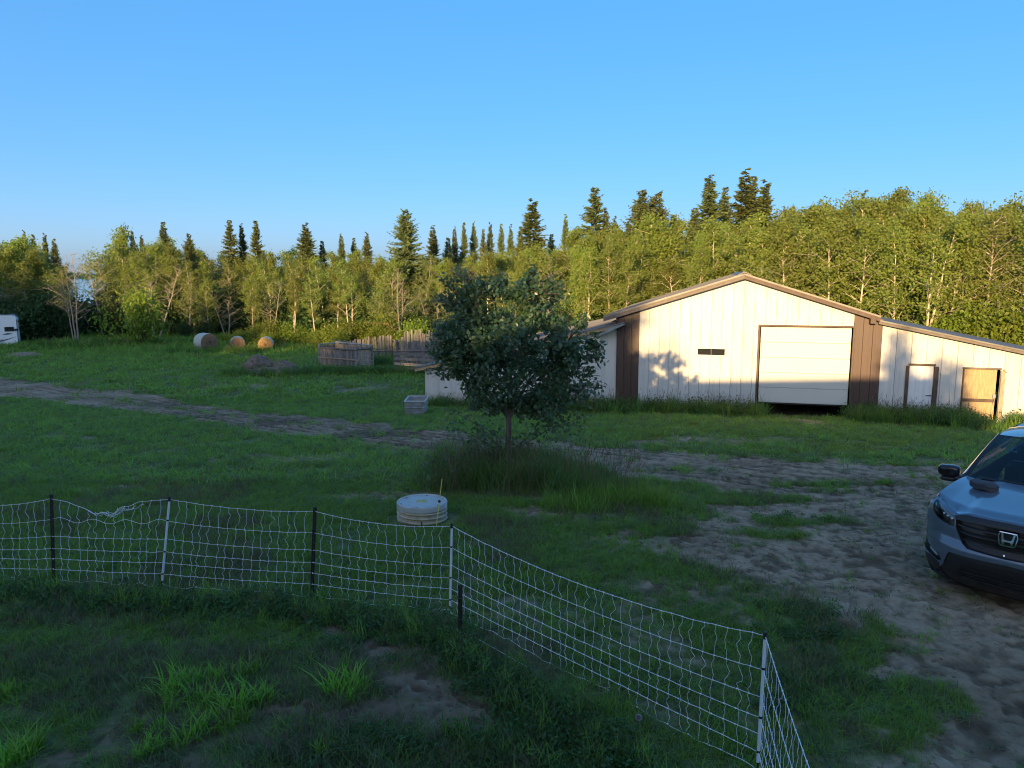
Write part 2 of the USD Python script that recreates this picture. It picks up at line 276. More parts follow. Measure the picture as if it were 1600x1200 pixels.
def bare(x, y):
    """0 turf .. 1 bare ground, at points of the plan"""
    P = np.stack([np.ravel(x), np.ravel(y)], 1).astype(float); n = len(P)
    n1 = meshkit.fbm(np.c_[P * .55, np.zeros(n)], 4, 3); n2 = meshkit.fbm(np.c_[P * 2.2, np.zeros(n)], 3, 9)
    wob = (n1 - .5) * 1.8 + (n2 - .5) * 1.7
    b = np.zeros(n)
    near = (np.hypot(P[:, 0], P[:, 1]) < 95) & (P[:, 1] > 1)
    Q = P[near]; wq = wob[near]
    d = segd(Q, TRACK); hw = 1.9 + .0 * d
    tr = 1 - smooth01(-.9, .9, d - hw + wq * .9)
    strip = np.exp(-((d - .15) / .32) ** 2) * .30 * smooth01(-8, -2, -Q[:, 0])      # a grassier crown left of the tree
    out = np.maximum(tr - strip, 0) 
    sd = shapely.distance(YARD, shapely.points(Q)); inside = shapely.contains_xy(YARD, Q[:, 0], Q[:, 1]); 
    sd = np.where(inside, -shapely.distance(YARD.exterior, shapely.points(Q)), sd)
    yd = 1 - smooth01(-.9, .8, sd + wq * 1.3)
    out = np.maximum(out, yd * .97)
    for px, py, rx, ry, s, r in BARE:
        e = ell(Q, px, py, rx, ry, r); out = np.maximum(out, s * (1 - smooth01(.45, 1.35, e + wq * .45)))
    for px, py, rx, ry, s, r in GREEN:
        e = ell(Q, px, py, rx, ry, r); out = out * (1 - s * (1 - smooth01(.4, 1.3, e + wq * .5)))
    # worn thin patches in the front lawn
    out = np.maximum(out, .5 * smooth01(.56, .72, n1[near]) * (Q[:, 1] < 24))
    b[near] = out
    return np.clip(b + (n2 - .5) * .18 * (b > .02), 0, 1).reshape(np.shape(x))
def signed(P):
    best = np.full(len(P), 1e9); out = np.zeros(len(P))
    for a, b in zip(TRACK[:-1], TRACK[1:]):
        ab = b - a; L = np.linalg.norm(ab); t = np.clip(((P - a) @ ab) / (L * L), 0, 1); d = np.linalg.norm(P - a - t[:, None] * ab, axis=1); s = (ab[0] * (P[:, 1] - a[1]) - ab[1] * (P[:, 0] - a[0])) / L
        k = d < best; best[k] = d[k]; out[k] = (np.sign(s) * d)[k]
    return out
def rutmask(P):
    sd = signed(P); w = (meshkit.fbm(np.c_[P * .35, 0 * sd], 3, 81) - .5) * .7; m_ = 0
    for o, k in ((-1.55, .06), (-1.05, .09), (-.62, .06), (.15, .05), (.72, .09), (1.2, .06), (1.6, .05)): m_ = m_ + np.exp(-((sd - o + w) / k) ** 2)
    return np.clip(m_, 0, 1) * smooth01(.3, .5, meshkit.fbm(np.c_[P * .5, 0 * sd], 2, 83))
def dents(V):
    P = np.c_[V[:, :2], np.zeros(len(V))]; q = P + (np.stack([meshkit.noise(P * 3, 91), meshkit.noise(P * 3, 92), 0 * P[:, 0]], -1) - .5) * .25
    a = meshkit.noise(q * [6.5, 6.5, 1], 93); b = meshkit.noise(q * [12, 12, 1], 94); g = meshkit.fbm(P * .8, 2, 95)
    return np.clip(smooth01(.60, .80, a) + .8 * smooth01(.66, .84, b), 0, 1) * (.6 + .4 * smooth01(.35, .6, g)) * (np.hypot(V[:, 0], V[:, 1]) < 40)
def relief(x, y, b, coarse=False):
    s = np.shape(x); P = np.stack([np.ravel(x), np.ravel(y), np.zeros(np.size(x))], 1)
    r = np.hypot(P[:, 0], P[:, 1]); bb = np.ravel(b)
    foot = meshkit.fbm(P * 3.2, 3, 21); fine = meshkit.fbm(P * 9, 2, 33); big = meshkit.fbm(P * .35, 3, 5)
    z = (big - .5) * .16 * np.clip(r / 12, .3, 1)
    z += np.where(bb > .35, ((np.abs(foot - .5) * 2) ** .8 - .3) * .022 * np.clip((bb - .35) * 2.5, 0, 1) * 1.25 + (fine - .5) * .03 * np.clip((bb - .3) * 2, 0, 1), (fine - .5) * .03) * (r < 60)
    if coarse: return z.reshape(s)
    z -= .022 * dents(P) * np.clip((bb - .35) * 2.5, 0, 1)
    # ruts along the track
    near = (r < 60) & (P[:, 1] > 6)
    z[near] -= .06 * rutmask(P[near, :2]) * smooth01(.2, .7, bb[near]) * smooth01(5, -2, P[near, 0])
    return z.reshape(s)
def ground():
    th = np.radians(np.concatenate([np.linspace(-180, -48, 34)[:-1], np.linspace(-48, 48, 620), np.linspace(48, 180, 34)[1:]]))
    rr = np.concatenate([[0.0, .6, 1.5, 2.5, 3.4], np.geomspace(4.2, 95, 430), np.geomspace(98, 9000, 40)])
    R, T = np.meshgrid(rr, th, indexing='ij')
    X, Y = R * np.sin(T), R * np.cos(T)
    B = bare(X, Y); Z = zg(X, Y) + relief(X, Y, B)
    n, k = R.shape; V = np.stack([X, Y, Z], -1).reshape(-1, 3)
    PT = V[:, :2]; dtr = segd(PT, TRACK); SHADE_SOIL = .65 * smooth01(8.6, 7.4, PT[:, 1] + .5 * PT[:, 0]) * smooth01(1.5, .3, PT[:, 0]) + dents(V) * .8 + rutmask(PT) * .8 + .55 * np.exp(-(dtr / 1.7) ** 2) * smooth01(5, -3, PT[:, 0]) * smooth01(-30, -12, PT[:, 0]) * (.35 + .9 * smooth01(.35, .62, meshkit.fbm(np.c_[PT * .8, 0 * dtr], 3, 15)))  # painted shade inside the dents, plus darker ruts, track and foreground soil
    i, j = np.meshgrid(np.arange(n - 1), np.arange(k - 1), indexing='ij')
    a = (i * k + j).ravel(); Fq = np.stack([a, a + 1, a + k + 1, a + k], 1)
    Fq = Fq[:, ::-1]
    c = V[Fq].mean(1); bm = B.reshape(-1)[Fq].mean(1)
    dt = segd(c[:, :2], TRACK); nearr = np.hypot(c[:, 0], c[:, 1]) < 90
    iny = shapely.contains_xy(YARD.buffer(.6), c[:, 0], c[:, 1]) & (bm > .42) & nearr & (c[:, 1] > 2)
    istr = (dt < 2.8) & (bm > .42) & nearr & ~iny
    for name, sel, kind in (('ground', ~(iny | istr), 1), ('dirt_track', istr, 2), ('sandy_yard', iny, 3)):
        f = Fq[sel]; used, inv = np.unique(f, return_inverse=True)
        t = V[used]; f = inv.reshape(-1, 4); tri = np.vstack([f[:, [0, 1, 2]], f[:, [0, 2, 3]]])
        lab = {1: 'green grassy ground falling gently from the yard to the wood', 2: 'rutted grey dirt track crossing the grass from the left edge', 3: 'trampled bare sandy yard around the parked car'}[kind]
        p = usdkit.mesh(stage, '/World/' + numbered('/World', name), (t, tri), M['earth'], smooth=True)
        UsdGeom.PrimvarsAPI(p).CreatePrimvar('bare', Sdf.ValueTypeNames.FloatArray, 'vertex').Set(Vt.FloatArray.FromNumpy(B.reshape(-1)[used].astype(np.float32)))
        UsdGeom.PrimvarsAPI(p).CreatePrimvar('shade_soil', Sdf.ValueTypeNames.FloatArray, 'vertex').Set(Vt.FloatArray.FromNumpy(np.clip(SHADE_SOIL[used], 0, 1).astype(np.float32)))
        setd(p.GetPrim(), lab, 'ground' if kind == 1 else 'track' if kind == 2 else 'yard', kind='structure')
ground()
def lake():
    th = np.linspace(0, 2 * PI, 181)
    a = np.stack([260 * np.sin(th), 260 * np.cos(th), np.full(181, -11.)], 1); b = np.stack([8900 * np.sin(th), 8900 * np.cos(th), np.full(181, -11.)], 1)
    i = np.arange(180); f = np.stack([i, i + 181, i + 182, i + 1], 1)
    obj('lake', (np.vstack([a, b]), f), 'water', label='pale lake showing through the gap in the left trees', cat='lake', kind='structure')
    # wooded far shore
    rng = np.random.default_rng(4); az = np.radians(np.linspace(-55, 55, 900)); h = 16 + 9 * meshkit.fbm(np.c_[az * 60, az * 0, az * 0], 5, 2) + rng.uniform(-1.5, 1.5, 900)
    rows = []
    for r, k in ((2600, 0.), (2640, .75), (2680, 1.), (2800, 1.05), (2900, 0)):
        rows.append(np.stack([r * np.sin(az), r * np.cos(az), -12 + (h - 4) * k], 1))
    v = np.vstack(rows); f = []
    i = np.arange(899)
    for q in range(4): f.append(np.stack([q * 900 + i, q * 900 + i + 1, (q + 1) * 900 + i + 1, (q + 1) * 900 + i], 1))
    obj('far_shore', (v, np.vstack(f)), 'dark_leaf', label='thin dark wooded shore beyond the lake', cat='shore', kind='structure')
lake()

# ------------------------------------------------------------------ plants: prototypes
def rot_basis(n, rng):
    """random orthonormal pair for n cards"""
    a = rng.normal(size=(n, 3)); a /= np.linalg.norm(a, axis=1, keepdims=True)
    b = np.cross(a, rng.normal(size=(n, 3))); b /= np.linalg.norm(b, axis=1, keepdims=True)
    return a, b
def cards(c, size, rng, up=.4, aspect=.62):
    """leaf shaped cards (two triangles each, folded along the middle) about centres c"""
    n = len(c); size = np.broadcast_to(size, (n,))[:, None]
    nrm = rng.normal(size=(n, 3)); nrm[:, 2] = np.abs(nrm[:, 2]) * .6 + up - .15; nrm /= np.linalg.norm(nrm, axis=1, keepdims=True)
    a = np.cross(nrm, rng.normal(size=(n, 3))); a /= np.linalg.norm(a, axis=1, keepdims=True); b = np.cross(nrm, a)
    v = np.stack([c - a * size * .5, c + b * size * .5 * aspect + nrm * size * .08, c + a * size * .5, c - b * size * .5 * aspect + nrm * size * .08], 1).reshape(-1, 3)
    i = np.arange(n) * 4
    return v, np.vstack([np.stack([i, i + 1, i + 2], 1), np.stack([i, i + 2, i + 3], 1)])
def bent(p0, p1, n, wob, rng, lift=0.0):
    t = np.linspace(0, 1, n)[:, None]
    p = p0 + (np.asarray(p1) - p0) * t
    w = np.cumsum(rng.normal(size=(n, 3)) * wob, 0); w -= w[:1]; 
    p = p + w * (t ** .7); p[:, 2] += lift * np.sin(t[:, 0] * PI)
    return p
def proto(name, parts):
    """a class prim whose meshes are the parts of every copy"""
    path = '/World/' + name
    stage.CreateClassPrim(path)
    for pn, mesh, mat, sm in parts:
        usdkit.mesh(stage, f'{path}/{pn}', mesh, M[mat], smooth=sm)
    return path
def place(path, name, loc, rz, sc, label, cat, group=None):
    p = UsdGeom.Xform.Define(stage, '/World/' + numbered('/World', name))
    p.AddTranslateOp().Set(Gf.Vec3d(*map(float, loc))); p.AddRotateZOp().Set(float(rz)); sc = np.broadcast_to(sc, 3); p.AddScaleOp().Set(Gf.Vec3f(*map(float, sc)))
    p.GetPrim().GetReferences().AddInternalReference(path); p.GetPrim().SetInstanceable(True)
    return setd(p.GetPrim(), label, cat, group)
def aspen(seed, h=10.0, base=.36, spread=1.5, leaves=3600, leaf=.2, lean=.4, limbs=26, bark='aspen_bark', lm='aspen_leaf', forks=1):
    rng = np.random.default_rng(seed); mb = MB(); C = []
    for q in range(forks):
        foot = np.array([rng.normal() * .25 * (forks > 1), rng.normal() * .25 * (forks > 1), -.2])
        top = np.array([rng.normal() * lean + foot[0] * 4, rng.normal() * lean + foot[1] * 4, h * (1 if q == 0 else rng.uniform(.75, .95))])
        tr = bent(foot, top, 12, .07, rng); mb.tube(tr, np.linspace(.115, .015, 12) * h / 10, 6)
        tt = np.linspace(0, 1, 12)
        for k in range(limbs // forks):
            t = base * .8 + (1 - base * .8) * ((k + rng.random()) / (limbs // forks)) ** .9
            p = np.array([np.interp(t, tt, tr[:, a]) for a in range(3)]); az = rng.uniform(0, 2 * PI)
            prof = math.sin(min(1, (t - base * .75) / (1 - base * .75) * 1.05 + .08) ** .75 * PI) ** .7
            L = spread * (.35 + .8 * prof) * rng.uniform(.7, 1.25)
            e = p + np.array([math.cos(az) * L, math.sin(az) * L, L * rng.uniform(.35, 1.0)])
            br = bent(p, e, 6, .06, rng, .08); mb.tube(br, np.linspace(.032, .006, 6) * h / 10, 4, False)
            sub = [br]
            for s in range(3):
                i = rng.integers(2, 5); e2 = br[i] + rng.normal(size=3) * np.array([.55, .55, .35]) * L * .8 + [0, 0, .15]
                tw = bent(br[i], e2, 4, .03, rng); mb.tube(tw, np.linspace(.016, .005, 4), 3, False); sub.append(tw)
            if t > base or rng.random() < .25:
                m = int(leaves / limbs)
                for s in sub:
                    w = rng.random((m // len(sub), 1)) ** .6
                    idx = w[:, 0] * (len(s) - 1); i0 = np.clip(idx.astype(int), 0, len(s) - 2); fr = (idx - i0)[:, None]
                    pts = s[i0] * (1 - fr) + s[i0 + 1] * fr
                    C.append(pts + rng.normal(size=pts.shape) * np.array([.27, .27, .2]) * (.7 + .5 * rng.random()))
    c = np.vstack(C); 
    return [('trunk', mb.m, bark, True), ('crown', cards(c, rng.uniform(.6, 1.25, len(c)) * leaf, rng, .3), lm, False)]
def spruce(seed, h=12.0, R=1.5, gap=.28, per=6, droop=.35, start=.10, rag=.35, sprays=13, pw=.8, needle=.3):
    rng = np.random.default_rng(seed); mb = MB(); V, Fc, n = [], [], 0
    tr = bent(np.array([0, 0, -.2]), np.array([rng.normal() * .08, rng.normal() * .08, h * .955]), 10, .006, rng); mb.tube(tr, np.linspace(.16, .012, 10) * h / 12, 6)
    z = h * start; C, D, S = [], [], []
    while z < h * .992:
        t = z / h; L0 = R * (1 - t) ** pw + .07
        for k in range(per if t < .9 else 4):
            if rng.random() < .12 and t < .9: continue
            az = rng.uniform(0, 2 * PI); L = L0 * rng.uniform(1 - rag, 1 + rag * .55); d = np.array([math.cos(az), math.sin(az), 0])
            zz = z + rng.uniform(-1.3, 1.3) * gap
            u = np.linspace(.12, 1, max(3, int(sprays * (.35 + .65 * (1 - t)))))
            rise = (.35 if t > .75 else 0) - droop * (1 - t)
            pts = np.array([0, 0, zz]) + d * (u * L)[:, None] + np.array([0, 0, 1.]) * ((u * rise + .22 * u ** 3) * L)[:, None]
            if k % 2 == 0: mb.tube([[0, 0, zz], pts[len(pts) // 2], pts[-1]], [.022, .014, .004], 3, False)
            side = np.array([-d[1], d[0], 0])
            for sg in (-1, 1, 0):
                dd = d * .75 + side * sg * .75 + [0, 0, -.12] + rng.normal(size=(len(pts), 3)) * .25
                C.append(pts); D.append(dd); S.append(needle * (1.15 - .55 * u) * (.55 + .6 * (1 - t)) * rng.uniform(.7, 1.3, len(pts)))
        z += gap * (1.1 - .45 * t)
    C, D, S = np.vstack(C), np.vstack(D), np.concatenate(S)
    D /= np.linalg.norm(D, axis=1, keepdims=True)
    nn = rng.normal(size=D.shape) * .9 + [0, 0, .55]; b = np.cross(D, nn); b /= np.linalg.norm(b, axis=1, keepdims=True)
    s = S[:, None]
    v = np.stack([C, C + D * s * .5 + b * s * .24, C + D * s * 1.15 + [0, 0, -.02], C + D * s * .5 - b * s * .24], 1).reshape(-1, 3); i = np.arange(len(C)) * 4
    f = np.vstack([np.stack([i, i + 1, i + 2], 1), np.stack([i, i + 2, i + 3], 1)])
    return [('trunk', mb.m, 'spruce_bark', True), ('crown', (v, f), 'spruce_needle', False)]
def shrub(seed, h=2.0, R=1.3, leaves=2600, leaf=.14, lm='shrub_leaf', stems=16):
    rng = np.random.default_rng(seed); mb = MB(); C = []
    for k in range(stems):
        az = rng.uniform(0, 2 * PI); r = R * rng.random() ** .5
        e = np.array([math.cos(az) * r, math.sin(az) * r, h * (1 - .45 * (r / R) ** 2) * rng.uniform(.75, 1.1)])
        b = bent(np.array([e[0] * .25, e[1] * .25, -.1]), e, 7, .05, rng, .05); mb.tube(b, np.linspace(.025, .006, 7), 4, False)
        m = leaves // stems; w = rng.random(m) ** .55 * 6; i0 = np.clip(w.astype(int), 0, 5); fr = (w - i0)[:, None]
        pts = b[i0] * (1 - fr) + b[i0 + 1] * fr
        C.append(pts + rng.normal(size=pts.shape) * np.array([.2, .2, .16]) * R)
    c = np.vstack(C); c[:, 2] = np.maximum(c[:, 2], .03)
    return [('stems', mb.m, 'spruce_bark', True), ('foliage', cards(c, rng.uniform(.6, 1.3, len(c)) * leaf, rng, .3), lm, False)]
ASP = [proto(f'aspen_kind_{i}', aspen(100 + i, 10, .30 + .05 * (i % 3), 1.35 + .2 * (i % 2), 3800, .2, .5, 28, forks=1 + (i % 3 == 2), lm=('aspen_leaf', 'poplar_leaf')[i % 2])) for i in range(8)]
THIN = [proto(f'thin_aspen_kind_{i}', aspen(140 + i, 9, .45, 1.5, 1700, .19, .7, 34, bark='dead_bark', forks=1 + i % 2)) for i in range(3)]
BUSHY = [proto(f'poplar_kind_{i}', aspen(160 + i, 9, .06, 1.9, 6200, .22, .3, 34, lm='poplar_leaf')) for i in range(3)]
DEAD = [proto(f'bare_tree_kind_{i}', aspen(180 + i, 7.5, .3, 1.5, 40, .15, .6, 34, bark='dead_bark', forks=2)) for i in range(2)]
SPIRE = [proto(f'spruce_kind_{i}', spruce(200 + i, 12, (1.6, 1.9, 1.4)[i % 3] * 1.35, .21, 8, .45, .07, .38, 15, .95, .34)) for i in range(4)]
WIDE = [proto(f'wide_spruce_kind_{i}', spruce(220 + i, 12, 3.1, .24, 10, .14, .06, .4, 16, .75, .42)) for i in range(2)]
SHR = [proto(f'shrub_kind_{i}', shrub(240 + i, 2.0, 1.3)) for i in range(4)]
DSH = [proto(f'dark_shrub_kind_{i}', shrub(260 + i, 3.0, 1.7, 3200, .2, 'dark_leaf')) for i in range(4)]
# ------------------------------------------------------------------ the wood
rngF = np.random.default_rng(77)
def gz(x, y): return float(zg(x, y)) - .05
def tree_at(px, ytop, Y, path, hproto, name, label, cat, group=None, wide=1.0):
    p = at(px, ytop, Y); z0 = gz(p[0], Y); h = max(p[2] - z0, .8)
    return place(path, name, (p[0], Y, z0), rngF.uniform(0, 360), (h / hproto * wide, h / hproto * wide, h / hproto), label, cat, group)
G1 = 'spruces over the left wood'; G2 = 'spruces above the middle of the wood'; G3 = 'spruces behind the barn'
L1 = 'slim dark spruce spire standing in the wood left of the large full spruce'
L2 = 'spruce spire rising over the wood between the large full spruce and the barn roof'
L3 = 'spruce rising from the aspen wood behind the white barn'
SP = [  # px, ytop, Y, kind, width, own label
 (37, 362, 88, 'S', .8, None), (51, 367, 86, 'S', .8, None), (69, 366, 86, 'S', .9, None), (84, 375, 84, 'S', 1.0, 'spruce nearest the lake gap in the row of four at the far left'),
 (192, 362, 92, 'S', .9, None), (206, 362, 93, 'S', .7, None), (221, 369, 92, 'S', .9, None), (255, 349, 90, 'S', 1.2, 'tall open spruce left of the broad dark spruce over the left wood'),
 (295, 366, 84, 'W', .85, 'broad dark spruce with drooping side boughs over the left wood'), (358, 345, 88, 'S', 1.15, 'leftmost of three tall spruces close together over the left wood'), (377, 351, 90, 'S', .95, 'middle one of three tall spruces close together over the left wood'), (399, 347, 88, 'S', 1.15, 'rightmost of three tall spruces close together over the left wood'),
 (477, 351, 86, 'S', 1.7, 'wide layered spruce standing alone on the skyline left of the hay heap pens'), (503, 377, 88, 'S', 1.0, None), (533, 367, 88, 'S', 1.0, None), (553, 374, 90, 'S', 1.0, None), (573, 365, 90, 'S', 1.1, None), (412, 392, 84, 'S', 1.1, None), (320, 398, 84, 'S', 1.1, None),
 (633, 328, 76, 'W', 1.15, 'large full spruce towering over the wood left of the yard tree'), (676, 355, 84, 'S', 1.2, None), (700, 372, 84, 'S', 1.1, None), (710, 356, 88, 'S', .8, None), (725, 350, 87, 'S', .8, None), (740, 349, 89, 'S', .8, None), (755, 359, 87, 'S', .7, None), (766, 349, 88, 'S', .8, None), (783, 352, 88, 'S', .8, None), (798, 353, 88, 'S', .75, None), (813, 355, 86, 'S', .8, None),
 (832, 313, 76, 'S', 1.8, 'tall spruce spire standing above the yard tree'), (862, 368, 80, 'S', 1.2, None), (884, 338, 90, 'S', .8, 'slim pale spruce alone against the sky left of the barn peak'), (930, 294, 76, 'S', 1.5, 'tallest spruce between the yard tree and the barn peak'), (947, 327, 76, 'S', .9, None), (961, 340, 76, 'S', .7, None),
 (1003, 298, 66, 'W', 1.15, 'broad full spruce behind the left slope of the barn roof'), (1026, 300, 67, 'W', 1.05, 'broad spruce just right of another one behind the left slope of the barn roof'), (1110, 276, 68, 'S', 1.6, 'leftmost tall spruce of the group behind the barn peak'), (1134, 296, 70, 'S', 1.2, None), (1165, 268, 68, 'S', 1.5, 'highest spruce of the skyline, straight behind the barn peak'), (1178, 277, 70, 'S', 1.0, None), (1196, 284, 69, 'S', 1.5, 'rightmost tall spruce of the group behind the barn peak'),
 (1052, 338, 68, 'S', 1.3, None), (983, 346, 70, 'S', 1.2, None), (1086, 326, 69, 'S', 1.3, None), (1226, 325, 70, 'S', .9, None), (1239, 325, 70, 'S', .7, None), (1350, 302, 66, 'S', 1.1, 'lone spruce tip above the aspens behind the right lean-to'), (1597, 322, 60, 'S', 1.2, 'dark spruce tip at the right edge of the photo')]
for i, (px, yt, Y, k, w, lab) in enumerate(SP):
    path = SPIRE[i % len(SPIRE)] if k == 'S' else WIDE[i % len(WIDE)]
    g, l = ((G1, L1) if px < 600 else (G2, L2) if px < 965 else (G3, L3))
    tree_at(px, yt, Y, path, 12.0, 'spruce_tree', lab or l, 'spruce', None if lab else g, w)
topx = [-80, 0, 60, 100, 125, 150, 170, 250, 300, 400, 500, 600, 700, 800, 870, 900, 960, 1000, 1060, 1100, 1200, 1260, 1300, 1400, 1500, 1600, 1700]
topy = [370, 384, 396, 420, 475, 470, 396, 385, 400, 402, 398, 402, 406, 398, 388, 372, 362, 345, 345, 348, 338, 322, 315, 306, 318, 328, 330]
edgx = [-80, 0, 110, 135, 170, 300, 600, 700, 850, 950, 1300, 1700]; edgy = [68, 70, 74, 88, 78, 76, 72, 68, 60, 56, 52, 50]
GA = 'aspens of the left wood'; GB = 'aspens of the wood behind the barn'
LA = 'pale-trunked leafy aspen in the wood left of the barn'; LB = 'leafy aspen with a pale trunk in the wood behind the white barn'
k = 0
for row, (dy, drop, step) in enumerate(((0, 26, 30), (3.5, 12, 27), (8, 4, 25), (13, 0, 30), (20, -2, 38))):
    px = -70.0 + 9 * row
    while px < 1680:
        Y = np.interp(px, edgx, edgy) + dy + rngF.uniform(-1.3, 1.3)
        yt = np.interp(px, topx, topy) + drop * rngF.uniform(.2, 1.6) + rngF.uniform(-9, 10) + np.interp(px, [850, 1050], [2, 15])
        left = px < 900
        gap = 104 < px < 152
        if gap and row > 0: px += 20; continue
        if gap: yt = 478 + rngF.uniform(-4, 14)
        r = rngF.random()
        path = THIN[k % 3] if r < (.28 if left and row < 2 else .10) else ASP[k % 8]
        if left and row == 0 and r > .9: path = DEAD[k % 2]
        h = 10.0 if path in ASP else 9.0 if path in THIN else 7.5
        dead = path in DEAD
        if dead: yt += 25
        tree_at(px, yt, Y, path, h, 'dead_tree' if dead else 'aspen_tree', 'leafless grey tree with bare branches at the edge of the left wood' if dead else LA if left else LB, 'tree', 'bare trees along the edge of the left wood' if dead else GA if left else GB, rngF.uniform(.9, 1.15))
        px += step * rngF.uniform(.7, 1.35) * (1.0 if left else 1.12); k += 1
# trees with a look of their own
tree_at(112, 402, 70, DEAD[0], 7.5, 'dead_tree', 'bare pale tree left of the gap where the lake shows', 'tree')
tree_at(106, 420, 69, THIN[0], 9, 'aspen_tree', 'thin aspen with a lit white trunk left of the lake gap', 'tree', None, .8)
tree_at(158, 408, 75, THIN[1], 9, 'aspen_tree', 'leaning aspen with a forked pale trunk right of the lake gap', 'tree', None, 1.2)
tree_at(192, 372, 80, BUSHY[0], 9, 'poplar_tree', 'big dense poplar right of the lake gap', 'tree', None, .9)
tree_at(232, 418, 73, DEAD[1], 7.5, 'dead_tree', 'grey dead tree with a dense tangle of branches above the lit green shrub', 'tree', None, 1.2)
tree_at(15, 384, 75, BUSHY[1], 9, 'poplar_tree', 'dense dark poplar behind the white trailer', 'tree', None, 1.1); tree_at(-35, 378, 74, BUSHY[2], 9, 'poplar_tree', 'dense poplar at the left edge of the photo', 'tree', None, 1.1); tree_at(52, 405, 75, BUSHY[0], 9, 'poplar_tree', 'dense poplar right of the trailer below four spruces', 'tree', None, .9)
tree_at(1035, 352, 60, BUSHY[1], 9, 'poplar_tree', 'very broad dense tree behind the left slope of the barn roof', 'tree', None, .95)
tree_at(622, 425, 66, DEAD[0], 7.5, 'dead_tree', 'forked bare white tree behind the plank fence left of the yard tree', 'tree', None, .8)
tree_at(905, 392, 58, BUSHY[2], 9, 'poplar_tree', 'dark round poplar just left of the barn roof', 'tree', None, .7)
# undergrowth: shrubs one by one
for px, yt, Y, kind, lab in [(212, 452, 66, 0, 'sunlit green shrub with its foot in shade left of the hay bales'), (128, 500, 84, 1, 'sunlit shrub in the gap below the lake'), (150, 505, 86, 2, 'small sunlit shrub right of the lake gap'), (600, 486, 66, 3, 'young green shrub beside the brown shed roof'),
        (645, 500, 58, 0, 'bright shrub behind the lit end of the plank fence')]:
    tree_at(px, yt, Y, SHR[kind], 2.0, 'shrub', lab, 'shrub', None, .75)
for q, (px, yt, Y) in enumerate([(375, 516, 66), (402, 507, 67), (425, 500, 66), (448, 506, 66), (470, 512, 67), (492, 518, 66), (515, 508, 65), (540, 500, 64), (562, 502, 64), (585, 508, 64), (612, 512, 62), (350, 522, 68), (415, 520, 63.5), (530, 518, 62)]):
    tree_at(px, yt, Y, SHR[q % 4], 2.0, 'shrub', 'bright yellow-green willow shrub along the foot of the left wood', 'shrub', 'willow shrubs along the foot of the left wood', 1.0)
for q, (px, yt, Y) in enumerate([(1475, 500, 49), (1510, 487, 48), (1545, 480, 47), (1575, 486, 46), (1605, 478, 46), (1450, 515, 50), (1400, 508, 50)]):
    tree_at(px, yt, Y, SHR[q % 4], 2.0, 'shrub', 'leafy green shrub behind the roof of the right lean-to', 'shrub', 'shrubs behind the right lean-to', .8)
q = 0
for row, (dy, st) in enumerate(((-1.5, 26), (3.5, 30), (9, 34))):
    px = -70
    while px < 1680:
        Y = np.interp(px, edgx, edgy) + dy + rngF.uniform(-1, 1)
        if not (325 < px < 620 and row == 0) and not (row and 106 < px < 150) and not (row == 0 and px > 900):
            hi = 455 if px < 100 else 508 if px < 155 else 480
            base = gz(0, Y); yt = hi + rngF.uniform(-14, 22) if row == 0 else (462 if left else 455) + rngF.uniform(-10, 30)
            if 106 < px < 152: yt = 512 + rngF.uniform(0, 10)
            tree_at(px, yt, Y, DSH[q % 4], 3.0, 'undergrowth_shrub', 'dark green undergrowth shrub below the trees of the wood', 'shrub', 'dark undergrowth of the wood', 1.0 if row else .8); q += 1
        px += st * rngF.uniform(.8, 1.3)

# ------------------------------------------------------------------ what stands behind the photographer and shades the yard: the house and its windbreak
def house():
    t = thing('farm_house', (-1, -6, 0), 'farm house with a dark gable roof that shades the near yard, behind the viewpoint', 'house')
    obj('wall', boxm((-7.4, -9.2, -.3), (2.4, -2.4, 5.2)), 'house_siding', t)
    v = np.array([[-7.8, -1.9, 5.4], [2.9, -1.9, 5.4], [2.9, -9.8, 5.4], [-7.8, -9.8, 5.4], [-7.3, -5.9, 7.12], [2.9, -5.9, 7.12]])
    f = [[0, 1, 5], [0, 5, 4], [2, 3, 4], [2, 4, 5], [1, 2, 5], [3, 0, 4], [0, 3, 2], [0, 2, 1]]
    obj('roof', (v, f), 'house_roof', t)
    obj('deck', boxm((-3.2, -2.38, 2.05), (3.2, .75, 2.2)), 'deck_wood', t)
    for x in (-3.0, 3.0): obj('deck_post', boxm((x - .07, .5, -.2), (x + .07, .64, 2.04)), 'deck_wood', t)
    obj('garage', boxm((-12.5, -9.0, -.3), (-7.42, -3.4, 4.6)), 'house_siding', t)  # unseen block added to stop sun leaking past the house
house()
rngB = np.random.default_rng(5)
def behind(x, y, h, path, hp, w, lab, grp): place(path, 'windbreak_tree', (x, y, -.1), rngB.uniform(0, 360), (h / hp * w, h / hp * w, h / hp), lab, 'tree', grp)
for q in range(40):
    x = -19.8 - q * 1.9 + rngB.uniform(-.3, .3); h = np.interp(-x, [18, 25, 37, 46, 57, 61, 75, 92], [14.3, 14.6, 16.0, 15.6, 15.6, 18.0, 20, 24]) + rngB.uniform(-.8, .6)
    behind(x, -32 + rngB.uniform(-.8, .8), h, BUSHY[q % 3], 9, .8, 'dense windbreak poplar in the row beside the house', 'windbreak poplars beside the house')
    if q % 2: behind(x + .8, -36 + rngB.uniform(-.8, .8), h * .97, ASP[q % 8], 10, 1.2, 'leafy aspen in the second row of the windbreak', 'aspens behind the windbreak')
for x, y, h in ((-13.1, -11.5, 9.7), (-15.0, -11.5, 9.9), (-.4, -11.5, 9.0), (.8, -12.5, 8.9)): behind(x, y, h, BUSHY[int(h * 10) % 3], 9, .62, 'tall poplar behind the house roof', 'poplars behind the house')
